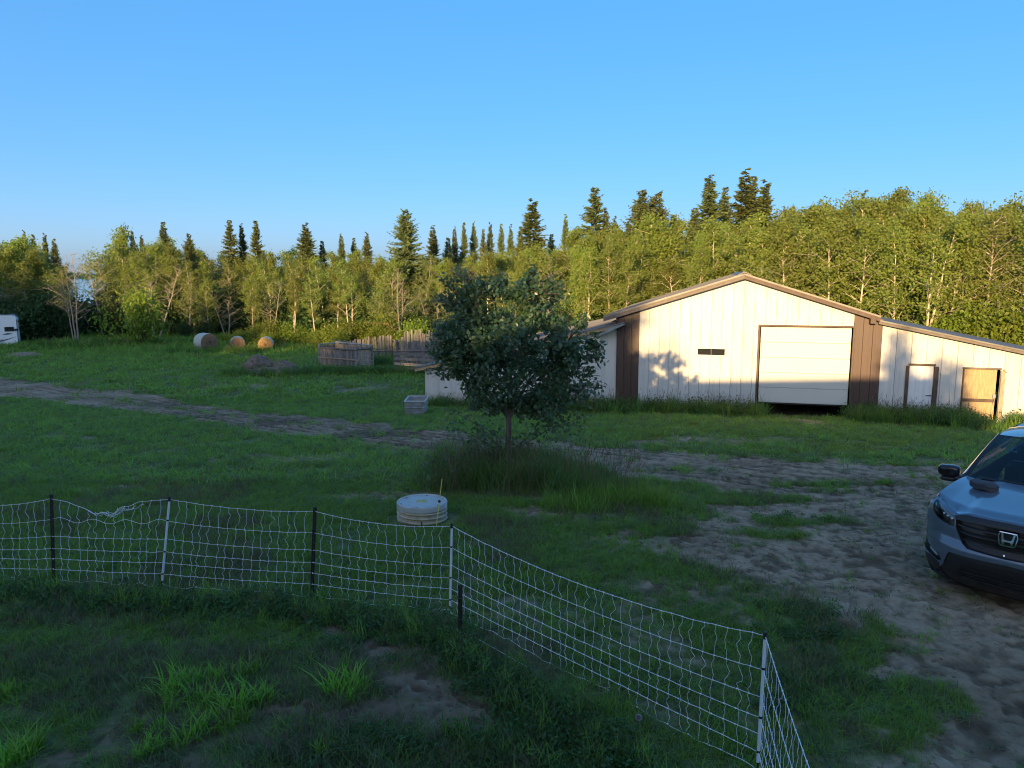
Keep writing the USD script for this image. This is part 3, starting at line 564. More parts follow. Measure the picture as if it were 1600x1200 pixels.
# ------------------------------------------------------------------ barn
YB = 31.0; PHI = math.radians(14.5)            # the barn's long axis runs away from the viewpoint, a little to the right
_P0 = at(1163, 430, YB); _E = np.array([math.cos(PHI), -math.sin(PHI)]); _A = np.array([math.sin(PHI), math.cos(PHI)])
def fac(px, py):
    """where a pixel meets the front wall: along it, height"""
    d = ray(px, py); t = (_P0[:2] @ _A) / (d[:2] @ _A); return (d[:2] * t - _P0[:2]) @ _E + _P0[0], CH + d[2] * t
def fx(px, py=560): return fac(px, py)[0]
def fz(py, px=1163): return fac(px, py)[1]
def turn(v):
    """barn axes to the world: turned about the foot of the gable"""
    v = np.asarray(v, float); w = v.copy(); q = v[:, :2] - [_P0[0], YB]; w[:, :2] = _P0[:2] + q[:, :1] * _E + q[:, 1:2] * _A; return w
def prism(poly, y0, y1):
    """polygon in x,z extruded from y0 to y1"""
    polys = list(poly.geoms) if hasattr(poly, 'geoms') else [poly]
    mb = MB()
    for p in polys:
        if p.area < 1e-5: continue
        t = trimesh.creation.extrude_polygon(p, abs(y1 - y0)); v = t.vertices
        w = np.stack([v[:, 0], np.full(len(v), max(y0, y1)) - v[:, 2], v[:, 1]], 1)
        mb.add(w, t.faces)
    return mb.m if mb.v else None
PEAKX, PEAKZ = fx(1163, 430), fz(431)
ML, MR = fx(962, 600), fx(1376, 560)
SL = (PEAKZ - fz(494, 955)) / (PEAKX - fx(955, 494))
GZ = -2.25                                    # walls run down into the grass
def roofz(x): return PEAKZ - SL * abs(x - PEAKX)
LX0, LX1 = fx(664, 610), ML
LZ0, LZ1 = fz(574, 664), fz(509, 962)
RX0, RX1 = MR, MR + 8.6
RZ0 = fz(506, 1376); RSL = (fz(506, 1376) - fz(552, 1600)) / (fx(1600, 552) - MR)
DX0, DX1, DZ0, DZ1 = fx(1183, 600), fx(1331, 560), fz(628, 1183), fz(511, 1260)
def bobj(name, mesh, material, parent=None, smooth=False, **k):
    v, f, _ = meshkit.arrays(mesh); return obj(name, (turn(v), f), material, parent, smooth, **k)
barn = thing('barn', (PEAKX, YB, -1.75), 'large white metal-clad gabled barn with two lean-tos and an overhead door', 'barn')
main_poly = Polygon([(ML, GZ), (MR, GZ), (MR, roofz(MR)), (PEAKX, PEAKZ), (ML, roofz(ML))])
left_poly = Polygon([(LX0, GZ), (LX1, GZ), (LX1, LZ1), (LX0, LZ0)])
right_poly = Polygon([(RX0, GZ), (RX1, GZ), (RX1, RZ0 - RSL * (RX1 - RX0)), (RX0, RZ0)])
WIN = sbox(fx(1090), fz(554.5, 1110), fx(1132), fz(545, 1110))
MDX0, MDX1, MDZ1 = fx(1418, 610), fx(1457, 610), fz(571, 1438)
WDX0, WDX1, WDZ1, WDZ0 = fx(1502, 610), fx(1561, 610), fz(576, 1530), fz(655, 1530)
rngC = np.random.default_rng(12)
def clad(poly, xs, y, mat, holes, rib):
    for a, b in zip(xs[:-1], xs[1:]):
        g = poly.intersection(sbox(a + .0055, -9, b - .0055, 20))
        for h in holes: g = g.difference(h)
        if g.is_empty: continue
        dy = rngC.uniform(0, .004)
        mb = MB(); m0 = prism(g, y - .03 - dy, y); mb.add(*m0)
        # raised lap rib along one edge and two shallow ribs
        for xr, w, d in ((a + .024, .016, .02),) + tuple((a + (b - a) * k / (rib + 1), .012, .009) for k in range(1, rib + 1)):
            s = poly.intersection(sbox(xr - w, -9, xr + w, 20))
            for h in holes: s = s.difference(h)
            if not s.is_empty:
                pr = prism(s, y - .03 - dy - d, y - .031 - dy)
                if pr is not None: mb.add(*pr)
        bobj('cladding_panel', mb.m, mat, barn)
DOORH = sbox(DX0, GZ - 1, DX1, DZ1)
B1, B2 = fx(998, 560), fx(1331, 560)
clad(main_poly, np.linspace(B1, B2, 21), YB, 'white_cladding', [DOORH, WIN], 1)
clad(main_poly, np.linspace(ML, B1, 4), YB, 'brown_cladding', [DOORH], 2)
clad(main_poly, np.linspace(max(B2, DX1), MR, 4), YB, 'brown_cladding', [], 2)
clad(left_poly, np.linspace(LX0, LX1, 15), YB + .08, 'white_cladding', [], 2)
MDH = sbox(MDX0 - .02, GZ - 1, MDX1 + .02, MDZ1 + .02); WDH = sbox(WDX0, GZ - 1, WDX1, WDZ1)
clad(right_poly, np.linspace(RX0, RX1, 17), YB + .05, 'white_cladding', [MDH, WDH], 2)
# overhead door of five sections hanging a little above the ground
zs = np.linspace(DZ0, DZ1 - .02, 6)
for a, b in zip(zs[:-1], zs[1:]):
    bobj('door_section', MB().box((DX0 + .06, YB + .02, a + .004), (DX1 - .06, YB + .07, b - .004), .012).m, 'white_door_panel', barn)
bobj('door_seal', boxm((DX0 + .06, YB + .03, DZ0 - .05), (DX1 - .06, YB + .06, DZ0 - .001)), 'black_plastic', barn)
bobj('door_frame', MB().box((DX0 - .06, YB - .055, DZ1), (DX1 + .02, YB - .034, DZ1 + .07), .006).box((DX0 - .06, YB - .057, GZ), (DX0 + .02, YB - .034, DZ1 - .002), .006).box((DX1 - .02, YB - .057, GZ), (DX1 + .06, YB - .034, DZ1 - .002), .006).m, 'brown_trim', barn)
bobj('cord', tube([(DX0 + 1.95, YB - .01, DZ0 - .04), (DX0 + 2.0, YB - .03, DZ0 - .25), (DX0 + 2.12, YB - .02, -1.9)], .008, 4), 'black_plastic', barn)
# inside: floor and back walls, dark because the barn is closed
DEP = 12.5
bobj('side_wall', boxm((ML - .05, YB + .12, GZ), (ML + .02, YB + DEP, roofz(ML) - .1)), 'white_cladding', barn)
bobj('side_wall', boxm((MR - .02, YB + .12, GZ), (MR + .05, YB + DEP, roofz(MR) - .1)), 'white_cladding', barn)
bobj('back_wall', prism(main_poly, YB + DEP, YB + DEP + .05), 'white_cladding', barn)
bobj('lean_to_wall', boxm((LX0 - .03, YB + .12, GZ), (LX0 + .02, YB + DEP, LZ0 - .02)), 'white_cladding', barn)
bobj('lean_to_wall', boxm((RX1 - .02, YB + .12, GZ), (RX1 + .03, YB + DEP, RZ0 - RSL * (RX1 - RX0) - .02)), 'white_cladding', barn)
bobj('lean_to_back', prism(left_poly, YB + DEP, YB + DEP + .05), 'white_cladding', barn); bobj('lean_to_back', prism(right_poly, YB + DEP, YB + DEP + .05), 'white_cladding', barn)
# window
wx0, wz0, wx1, wz1 = WIN.bounds
fr = MB()
for lo, hi in (((wx0 - .05, YB - .06, wz1), (wx1 + .05, YB - .034, wz1 + .05)), ((wx0 - .05, YB - .06, wz0 - .05), (wx1 + .05, YB - .034, wz0)), ((wx0 - .05, YB - .058, wz0 + .001), (wx0, YB - .034, wz1 - .001)), ((wx1, YB - .058, wz0 + .001), (wx1 + .05, YB - .034, wz1 - .001))): fr.box(lo, hi, .008)
wn = bobj('window', fr.m, 'white_cladding', barn)
bobj('pane', boxm((wx0, YB - .005, wz0), (wx1, YB + .0, wz1)), 'dark_glass', wn); bobj('mullion', boxm((.5 * (wx0 + wx1) - .02, YB - .02, wz0), (.5 * (wx0 + wx1) + .02, YB - .006, wz1)), 'brown_trim', wn)
# roofs with an edge one can see
def slab(name, pts, th, y0, y1, mat):
    """pts: polyline in x,z of the upper face"""
    up = np.array(pts, float); poly = Polygon(list(map(tuple, up)) + [(x, z - th) for x, z in up[::-1]])
    return bobj(name, prism(poly, y0, y1), mat, barn)
OV = .40
e0, e1 = fx(943), fx(1369, 560)
rl = slab('roof', [(e0, roofz(e0) + .10), (PEAKX, PEAKZ + .10)], .07, YB - OV, YB + DEP + .3, 'metal_roof'); slab('roof', [(PEAKX + .002, PEAKZ + .10), (e1, roofz(e1) + .10)], .07, YB - OV, YB + DEP + .3, 'metal_roof')
slab('bargeboard', [(e0 + .02, roofz(e0 + .02) + .028), (PEAKX, PEAKZ + .028)], .15, YB - OV + .02, YB - OV + .07, 'grey_fascia'); slab('bargeboard', [(PEAKX + .003, PEAKZ + .028), (e1 - .02, roofz(e1 - .02) + .028)], .15, YB - OV + .02, YB - OV + .07, 'brown_trim')
bobj('ridge_cap', prism(Polygon([(PEAKX - .25, PEAKZ + .025), (PEAKX, PEAKZ + .13), (PEAKX + .25, PEAKZ + .025), (PEAKX + .25, PEAKZ + .05), (PEAKX, PEAKZ + .17), (PEAKX - .25, PEAKZ + .05)]), YB - OV - .02, YB + DEP + .32), 'metal_roof', barn)
# ribs on the upper face of the roofs
def ribs(x0, z0, x1, z1, y0, y1, name):
    mb = MB()
    for y in np.arange(y0 + .3, y1, .6):
        a, b = np.array([x0, y, z0]), np.array([x1, y, z1])
        mb.tube([a, b], .025, 5)
    bobj(name, mb.m, 'metal_roof', barn)
ribs(e0, roofz(e0) + .10, PEAKX - .26, PEAKZ + .10 - .26 * SL, YB - OV, YB + DEP, 'roof_rib'); 
lx0 = fx(652, 575); lslope = (LZ1 - LZ0) / (LX1 - LX0)
def lroof(x): return LZ0 + lslope * (x - LX0)
slab('lean_to_roof', [(lx0, lroof(lx0) + .10), (ML + .35, lroof(ML + .35) + .10)], .05, YB - .38, YB + DEP + .2, 'metal_roof')
slab('lean_to_fascia', [(lx0 + .01, lroof(lx0 + .01) + .045), (ML - .05, lroof(ML - .05) + .045)], .13, YB - .34, YB - .30, 'plywood')
ribs(lx0, lroof(lx0) + .10, ML, lroof(ML) + .10, YB - .38, YB + DEP, 'lean_to_rib')
bobj('eave_block', MB().box((e0 + .35, YB - .30, roofz(e0) - .28), (ML - .0, YB + .6, roofz(e0) - .10), .02).m, 'brown_trim', barn)
# loose curled flashing sheet where the left lean-to roof meets the barn
cu = np.linspace(0, 1, 12); bx = fx(936, 520); ex = fx(977, 505)
up = np.stack([bx + (ex - bx) * cu, fz(523, 936) + (fz(505, 977) - fz(523, 936)) * cu + .10 * np.sin(cu * PI)], 1)
bobj('flashing', prism(Polygon(list(map(tuple, up)) + [(x, z - .05 - .10 * s) for (x, z), s in zip(up[::-1], np.sin(cu[::-1] * PI))]), YB - .62, YB - .05), 'galvanized', barn)
rx1 = RX1 + .4
slab('lean_to_roof', [(RX0 - .25, RZ0 + .13 + .25 * RSL), (rx1, RZ0 + .13 - RSL * (rx1 - RX0))], .06, YB - .34, YB + DEP + .2, 'metal_roof')
slab('lean_to_fascia', [(RX0 - .2, RZ0 + .068 + .2 * RSL), (rx1 - .02, RZ0 + .068 - RSL * (rx1 - .02 - RX0))], .10, YB - .30, YB - .26, 'grey_fascia')
bobj('eave_bracket', MB().box((fx(1357, 505), YB - .40, fz(505, 1357)), (fx(1366, 505), YB - .05, fz(493, 1366)), .01).m, 'brown_trim', barn)
# white man door with brown jambs
d = bobj('door', MB().box((MDX0 + .01, YB + .0, fz(646, 1438)), (MDX1 - .01, YB + .045, MDZ1 - .02), .012).m, 'door_white', barn, label='white side door with a black lever handle')
hx, hz = fx(1453, 618), fz(618, 1453)
bobj('handle', MB().tube([(hx, YB - .005, hz), (hx, YB - .06, hz)], .018, 8).tube([(hx + .03, YB - .06, hz + .012), (hx - .06, YB - .065, hz + .005), (hx - .16, YB - .05, hz - .004)], .016, 8).m, 'black_plastic', d)
bobj('door_jamb', MB().box((fx(1413, 610), YB - .06, fz(645, 1438)), (MDX0 - .002, YB + .0, MDZ1 - .02), .01).m, 'brown_trim', barn); bobj('door_jamb', MB().box((MDX1 + .002, YB - .06, fz(645, 1438)), (fx(1464, 610), YB + .0, MDZ1 - .03), .01).m, 'brown_trim', barn)
bobj('door_header', MB().box((MDX0 - .04, YB - .08, MDZ1 + .0), (MDX1 + .04, YB - .02, MDZ1 + .07), .01).m, 'brown_trim', barn)
# plywood sliding door
w = bobj('door', MB().box((WDX0 + .05, YB - .01, WDZ0), (WDX1 - .12, YB + .03, WDZ1 - .03), .006).m, 'plywood', barn, label='bare plywood door with a dirty lower band')
bobj('door_batten', MB().box((WDX0 + .05, YB - .034, fz(628, 1530)), (WDX1 - .12, YB - .012, fz(623, 1530)), .006).m, 'brown_trim', w)
bobj('hasp', MB().box((WDX1 - .22, YB - .06, fz(622, 1555)), (WDX1 - .10, YB - .035, fz(616, 1555)), .01).tube([(WDX1 - .2, YB - .07, fz(618, 1453)), (WDX1 - .14, YB - .09, fz(624, 1555)), (WDX1 - .2, YB - .07, fz(632, 1555))], .012, 5).m, 'galvanized', w)
bobj('door_track', MB().box((WDX0 - .02, YB - .07, WDZ1 - .015), (WDX1 + .02, YB - .0, WDZ1 + .045), .01).m, 'grey_fascia', barn)
bobj('door_jamb', MB().box((WDX0, YB - .04, WDZ0), (WDX0 + .05, YB + .03, WDZ1 - .02), .01).m, 'brown_trim', barn)
bobj('door_jamb', MB().box((WDX1, YB - .07, WDZ0), (fx(1568, 610), YB + .0, WDZ1 - .05), .01).m, 'pale_wood', barn, label='split weathered right jamb of the plywood door'); bobj('jamb_splinter', MB().tube([(fx(1566, 590), YB - .05, fz(578, 1566)), (fx(1573, 580), YB - .07, fz(582, 1573))], [.05, .01], 4).m, 'pale_wood', barn)
bobj('dirt_floor', boxm((ML, YB + .1, -2.4), (MR, YB + DEP, -1.93)), 'dark_soil', barn)

# ------------------------------------------------------------------ pens of weathered boards, small shed
rngP = np.random.default_rng(31)
def board_fence(name, pts, label, h, w=.16, rails=(.35, .8), mat='old_wood', jag=.12, lean=.03, group=None, posts=True, lit=None):
    """pts: plan polyline with base; every board a part"""
    pts = [np.array(p, float) for p in pts]; c = np.mean(pts, 0)
    t = thing(name, (c[0], c[1], float(zg(c[0], c[1]))), label, 'fence', group)
    for a, b in zip(pts[:-1], pts[1:]):
        L = np.linalg.norm(b - a); n = max(1, int(L / (w * 1.12))); u = (b - a) / L; nv = np.array([-u[1], u[0]])
        for i in range(n):
            s = (i + .5) / n * L; p = a + u * s; z0 = float(zg(*p)) - .05; hh = h(s / L) if callable(h) else h
            hh += rngP.uniform(-jag, jag); l = rngP.normal() * lean; ww = w * rngP.uniform(.75, 1.05) / 2; th = .012
            off = rngP.uniform(-.012, .012)
            v = []
            for zz, sh in ((0, 0), (hh, l)):
                for su, sn in ((-1, -1), (1, -1), (1, 1), (-1, 1)):
                    q = p + u * (su * ww + sh) + nv * (sn * th + off); v.append([q[0], q[1], z0 + zz + (rngP.uniform(-.03, .03) if zz else 0)])
            f = [[0, 1, 5, 4], [1, 2, 6, 5], [2, 3, 7, 6], [3, 0, 4, 7], [4, 5, 6, 7]]
            obj('board', (np.array(v), np.array(f)), mat, t)
        for r in rails:
            z = [float(zg(*a)), float(zg(*b))]; hh = r
            q0, q1 = a - nv * .05, b - nv * .05
            obj('rail', MB().tube([(q0[0], q0[1], z[0] + hh), (q1[0], q1[1], z[1] + hh)], .045, 5).m, 'pale_wood' if rngP.random() < .35 else mat, t)
        if posts:
            for s in np.arange(0, L + .1, 2.4):
                p = a + u * min(s, L) - nv * .12; hh = (h(min(s, L) / L) if callable(h) else h)
                obj('post', tube([(p[0], p[1], float(zg(*p)) - .2), (p[0] + rngP.normal() * .02, p[1], float(zg(*p)) + hh + rngP.uniform(-.05, .1))], .07, 6), mat, t)
    return t
def g2(px, Y): return at(px, 500, Y)[:2]
YP = 50.0
# long dark board fence behind
board_fence('board_fence', [g2(524, 56.5), g2(612, 57.0), g2(640, 56)], 'long dark vertical-board fence behind the small pen', lambda s: 1.25 + .45 * s, rails=(.5,), jag=.10)
board_fence('board_fence', [g2(634, 54), g2(676, 53.5), g2(705, 53)], 'uneven plank fence with sunlit tops left of the yard tree', 2.15, w=.14, rails=(.6,), jag=.22)
board_fence('board_fence', [g2(620, 51.0), g2(700, 50.6), g2(745, 50.5)], 'grey board pen wall half hidden by the yard tree', 1.75, w=.2, rails=(.5, 1.1), jag=.04)
def rail_fence():
    a, b = g2(615, 47.5), g2(700, 46.0); t = thing('rail_fence', (*((a + b) / 2), float(zg(*((a + b) / 2)))), 'low fence of horizontal boards in front of the grey pen wall', 'fence')
    u = (b - a) / np.linalg.norm(b - a)
    for k, z in enumerate((.35, .62, .95, 1.25)):
        mb = MB(); n = np.array([-u[1], u[0]]) * .02
        za, zb = float(zg(*a)) + z, float(zg(*b)) + z - .04; hw = .085
        v = [[*(p + s * n), zz + q * hw] for p, zz in ((a, za), (b, zb)) for s in (-1, 1) for q in (-1, 1)]
        obj('rail', trimesh.convex.convex_hull(np.array(v)), 'pale_wood' if k == 1 else 'old_wood', t)
    for s in np.linspace(0, 1, 4): p = a + (b - a) * s + np.array([0, .1]); obj('post', tube([(*p, float(zg(*p)) - .2), (*p, float(zg(*p)) + 1.4)], .08, 6), 'old_wood', t)
rail_fence()
def pen():
    Y0 = 52.0; a, b = g2(497, 51.5), g2(556, 49.5); c, dd = g2(580, 50.2), g2(524, 53)
    ctr = (a + b) / 2; t = thing('animal_pen', (*ctr, float(zg(*ctr))), 'small dark board pen with a flat top rail and a pipe gate', 'pen')
    def wall(p, q, h, mat='old_wood', w=.18):
        L = np.linalg.norm(q - p); u = (q - p) / L; n = np.array([-u[1], u[0]]) * .015; k = int(L / (w * 1.05))
        for i in range(k):
            m0, m1 = p + u * (L * i / k + .008), p + u * (L * (i + 1) / k - .008); z = float(zg(*m0)); hh = h + rngP.uniform(-.05, .03); o = n * rngP.uniform(-.6, .6)
            v = [[*(m + s * n + o), z + zz] for m in (m0, m1) for s in (-1, 1) for zz in (.05, hh)]
            obj('board', trimesh.convex.convex_hull(np.array(v)), mat, t)
    wall(a, b, 1.25); wall(b + (c - b) * .05, c, 1.35, 'pale_wood' ); wall(a, dd, 1.35); wall(dd, c, 1.42)
    def beam(p, q, z, r, mat): 
        obj('rail', tube([(*p, float(zg(*p)) + z), (*q, float(zg(*q)) + z)], r, 6), mat, t)
    n = np.array([0, -.07])
    beam(a + n, b + n, .62, .05, 'pale_wood'); beam(a + n, b + n, 1.27, .05, 'old_wood'); beam(dd, c, 1.5, .06, 'galvanized'); beam(a, dd, 1.45, .05, 'galvanized')
    beam(b + n, c + n, 1.32, .05, 'old_wood')
    for p in (a, b, c, dd): obj('post', tube([(*p, float(zg(*p)) - .2), (*p, float(zg(*p)) + 1.5)], .085, 6), 'old_wood', t)
    # pipe gate leaning in front of the open end
    ga, gb = g2(560, 48.6), g2(582, 48.9); gt = MB(); z = float(zg(*ga))
    for zz in (.15, .4, .65, .9, 1.15): gt.tube([(*ga, z + zz), (*gb, z + zz)], .022, 6)
    for s in (0, .5, 1): p = ga + (gb - ga) * s; gt.tube([(*p, z + .1), (*p, z + 1.17)], .022, 6)
    gate = thing('pipe_gate', (*((ga + gb) / 2), z), 'pale metal pipe gate leaning at the right end of the small pen', 'gate'); obj('frame', gt.m, 'galvanized', gate)
    br = g2(552, 49.2); obj('brace', tube([(*br, z + .1), (br[0] + .25, br[1] + .05, z + .75)], .04, 5), 'galvanized', t)
pen()
def little_shed():
    c = at(600, 510, 66); z = float(zg(c[0], 66)); t = thing('shed', (c[0], 66, z), 'small shed with a brown gable roof half hidden by willow shrubs', 'shed')
    x0, x1 = c[0] - 1.7, c[0] + 1.0; zt = at(600, 516, 66)[2]; zr = at(600, 505.5, 66)[2]
    obj('wall', boxm((x0 + .15, 65.2, z - .1), (x1 - .15, 67.2, zt)), 'old_wood', t)
    obj('roof', prism(Polygon([(x0, zt), (x0 + .5, zr), (x1 - .5, zr), (x1 + .15, zt - .05), (x1 + .1, zt + .06), (x1 - .45, zr + .08), (x0 + .45, zr + .08), (x0 - .05, zt + .07)]), 65.0, 67.4), 'brown_roof', t)
    v = np.array([[x0, 64.9, zt], [x1 - .3, 64.9, zt], [x1 - .9, 66.2, zr + .1], [x0 + .2, 66.2, zr + .1]]); obj('roof', trimesh.convex.convex_hull(np.vstack([v, v - [0, 0, .06]])), 'brown_roof', t)
    obj('gable', trimesh.convex.convex_hull(np.array([[x1 - .3, 64.95, zt], [x1 + .2, 65.6, zt - .1], [x1 - .85, 66.2, zr + .05], [x1 - .3, 65.0, zt - .4], [x1 + .2, 65.7, zt - .4]])), 'old_wood', t)
little_shed()

# ------------------------------------------------------------------ things on the meadow
def bale(px0, pxc, ytop, ybot, Y, axis_az, L, label, mats, side=None):
    top, bot = at(pxc, ytop, Y)[2], at(pxc, ybot, Y)[2]; x = at(pxc, ybot, Y)[0]; z0 = float(zg(x, Y)); R = (top - z0) / 2 + .03
    t = thing('hay_bale', (x, Y, z0), label, 'hay bale', None); rng = np.random.default_rng(int(pxc))
    d = np.array([math.sin(axis_az), math.cos(axis_az), 0]); s = np.array([d[1], -d[0], 0]); upv = np.array([0, 0, 1.])
    c0 = np.array([x, Y, z0 + R - .05]); n = 64
    th = np.linspace(0, 2 * PI, n, endpoint=False); rr = R * (1 + .02 * rng.normal(size=n))
    def ring(q, k=1.0): 
        v = c0 + d * q + (s * np.cos(th)[:, None] + upv * np.sin(th)[:, None]) * (rr * k)[:, None]; v[:, 2] = np.maximum(v[:, 2], z0 - .02 + .0 * q); return v
    rings = [ring(q) for q in np.linspace(.02, L, 7)]; v = np.vstack(rings); f = []
    i = np.arange(n); j = (i + 1) % n
    for a in range(6): f.append(np.stack([a * n + i, a * n + j, (a + 1) * n + j, (a + 1) * n + i], 1))
    obj('wrapped_side', (v, np.vstack(f)), mats[0], t, smooth=True)
    ks = np.linspace(1, 0.02, 16); v = np.vstack([ring(.02 - .05 * (1 - kk ** 4) + .0 * kk, kk) for kk in ks]); v += np.outer(rng.normal(size=len(v)) * .014, d); f = []
    for a in range(15): f.append(np.stack([a * n + j, a * n + i, (a + 1) * n + i, (a + 1) * n + j], 1))
    v2 = v + d * (L - .02) * 1.0; 
    obj('end_face', (v, np.vstack(f)), mats[1], t); 
    ve = np.vstack([ring(L + .03 * (1 - kk ** 4), kk) for kk in ks]); obj('end_face', (ve, np.vstack(f)[:, ::-1]), mats[1], t)
bale(305, 328, 521.5, 548, 62, -.85, 1.25, 'round bale in pale wrap lying askew, leftmost of the three bales', ('bale_wrap', 'hay_dull'))
bale(357, 372, 527, 549, 62.5, -.35, 1.4, 'brown round hay bale between the two other bales', ('bale_wrap', 'hay_dull'))
bale(401, 415, 528, 550, 61.5, -.22, 1.4, 'golden sunlit round hay bale, rightmost of the three', ('bale_wrap', 'hay_gold'))
def hay_heap():
    c = gat(415, 582); t = thing('hay_heap', c, 'collapsed grey heap of rotten old hay in front of the bales', 'hay heap')
    for px, py, rx, rz, dep, sd in ((402, 583, 1.0, 1.15, .9, 1), (440, 583, .9, .8, .8, 2), (418, 586, 1.7, .5, .9, 3), (390, 584, .5, .5, .5, 5)):
        g = gat(px, py); s = trimesh.creation.icosphere(4, 1.0); v = s.vertices.copy()
        nz = meshkit.fbm(v * 2.3 + sd * 7, 4, sd); fib = meshkit.fbm(v * [14, 14, 4] + sd, 3, sd + 4)
        v = v * (0.72 + .55 * nz + .16 * (fib - .5))[:, None] * [rx, dep, rz] + [g[0], g[1] + .3, g[2] - .05]
        obj('clump', (v, s.faces), 'hay_old', t, smooth=True)
    rng = np.random.default_rng(8); mb = MB()
    for q in range(170):
        p = c + rng.normal(size=3) * [1.3, .5, 0] + [0, .2, rng.uniform(.05, .75)]; d = rng.normal(size=3) * [.25, .15, .12]
        mb.tube([p, p + d * .6 + [0, 0, .03], p + d], [.02, .015, .004], 3, False)
    obj('straw', mb.m, 'hay_old', t, kind='stuff')
hay_heap()
def sand_heap():
    g = gat(38, 557); u = np.linspace(-1, 1, 30); X, Y = np.meshgrid(u, u); r = np.hypot(X, Y); hgt = np.clip(1 - r, 0, 1) ** 1.1 * .45 * (.6 + .8 * meshkit.fbm(np.stack([X * 3, Y * 3, 0 * X], -1), 4, 3))
    V = np.stack([g[0] + X * 1.7, g[1] + Y * 1.6, zg(g[0] + X * 1.7, g[1] + Y * 1.6) + hgt - .05], -1).reshape(-1, 3); i, j = np.meshgrid(np.arange(29), np.arange(29), indexing='ij'); a = (i * 30 + j).ravel()
    obj('dirt_mound', (V, np.stack([a, a + 1, a + 31, a + 30], 1)), 'sand_heap', smooth=True, label='low brown mound of bare dirt in the grass in front of the trailer', cat='dirt mound')
sand_heap()
def trailer():
    Y = 66.0; xr = at(27.5, 520, Y)[0]; z0 = at(20, 538, Y)[2]; z1 = at(20, 493, Y)[2]; zgd = float(zg(xr, Y)); xl = xr - 6.8
    t = thing('travel_trailer', ((xl + xr) / 2, Y + 1.2, zgd), 'white travel trailer with dark swooshes cut by the left edge', 'trailer')
    ca, sa = math.cos(.50), math.sin(.50)
    def tobj(name, mesh, material, parent=None, smooth=False):
        v, f, _ = meshkit.arrays(mesh); q = v[:, :2] - [xr, Y]; v = v.copy(); v[:, :2] = np.array([xr, Y]) + np.c_[q[:, 0] * ca - q[:, 1] * sa, q[:, 0] * sa + q[:, 1] * ca]; return obj(name, (v, f), material, parent, smooth)
    r = .28; pr = Polygon([(xl, z0), (xr - .05, z0), (xr, z0 + .15), (xr, z1 - r), (xr - .08, z1 - .1), (xr - r, z1), (xl + r, z1), (xl, z1 - r)])
    tobj('body', prism(pr.buffer(-.04).buffer(.04), Y, Y + 2.4), 'trailer_white', t)
    tobj('roof', MB().box((xl + .2, Y + .05, z1 - .005), (xr - .25, Y + 2.35, z1 + .05), .03).m, 'lid_plastic', t)
    wx0, wx1, wz0, wz1 = at(10.5, 518, Y)[0], at(23, 518, Y)[0], at(0, 517.5, Y)[2], at(0, 510.5, Y)[2]
    f = MB(); 
    for lo, hi in (((wx0, Y - .03, wz0), (wx1, Y - .002, wz0 + .06)), ((wx0, Y - .03, wz1 - .06), (wx1, Y - .002, wz1)), ((wx0, Y - .029, wz0 + .061), (wx0 + .06, Y - .002, wz1 - .061)), ((wx1 - .06, Y - .029, wz0 + .061), (wx1, Y - .002, wz1 - .061)), ((.5 * (wx0 + wx1) - .03, Y - .028, wz0 + .061), (.5 * (wx0 + wx1) + .03, Y - .002, wz1 - .061))): f.box(lo, hi)
    w = tobj('window', f.m, 'black_plastic', t); tobj('pane', boxm((wx0 + .05, Y - .015, wz0 + .05), (wx1 - .05, Y - .004, wz1 - .05)), 'dark_glass', w)
    def swoosh(pts, th, mat):
        p = np.array([[at(a, b, Y)[0], at(a, b, Y)[2]] for a, b in pts]); q = np.array(th)
        poly = Polygon(np.vstack([p + np.c_[0 * q, q], (p - np.c_[0 * q, q])[::-1]]))
        tobj('decal', prism(poly, Y - .009, Y - .004), mat, t)
    swoosh([(7, 522.5), (14, 521.2), (21, 521)], [.005, .07, .01], 'decal_dark'); swoosh([(-8, 532.5), (10, 531), (26, 526)], [.01, .05, .01], 'decal_dark'); swoosh([(-8, 536), (4, 533.5), (16, 530)], [.01, .04, .005], 'decal_grey'); swoosh([(-20, 524), (-4, 521), (3, 519)], [.01, .07, .01], 'decal_grey')
    tobj('side_mirror', MB().box((wx1 - .02, Y - .1, wz0 + .05), (xr + .08, Y - .03, wz0 + .22), .02).m, 'black_plastic', t)
    tobj('underframe', MB().box((xl + .1, Y + .08, z0 - .22), (xr - .1, Y + 2.3, z0 - .004)).m, 'black_plastic', t)
    tobj('corner_trim', MB().box((xr - .03, Y - .02, z0 + .1), (xr + .02, Y + .03, z1 - .35), .01).m, 'black_plastic', t)
    for x in (xl + 3.2, xl + 4.1, xr - 1.6):
        th = np.linspace(0, 2 * PI, 25)[:-1]; rr = .34
        for yy in (Y + .12,): tobj('wheel', MB().tube([(x, yy, zgd + rr), (x, yy + .22, zgd + rr)], rr, 20).m, 'rubber', t)
    tobj('hitch_jack', tube([(xr - .5, Y + 1.2, zgd), (xr - .5, Y + 1.2, z0)], .05, 6), 'black_plastic', t)
trailer()
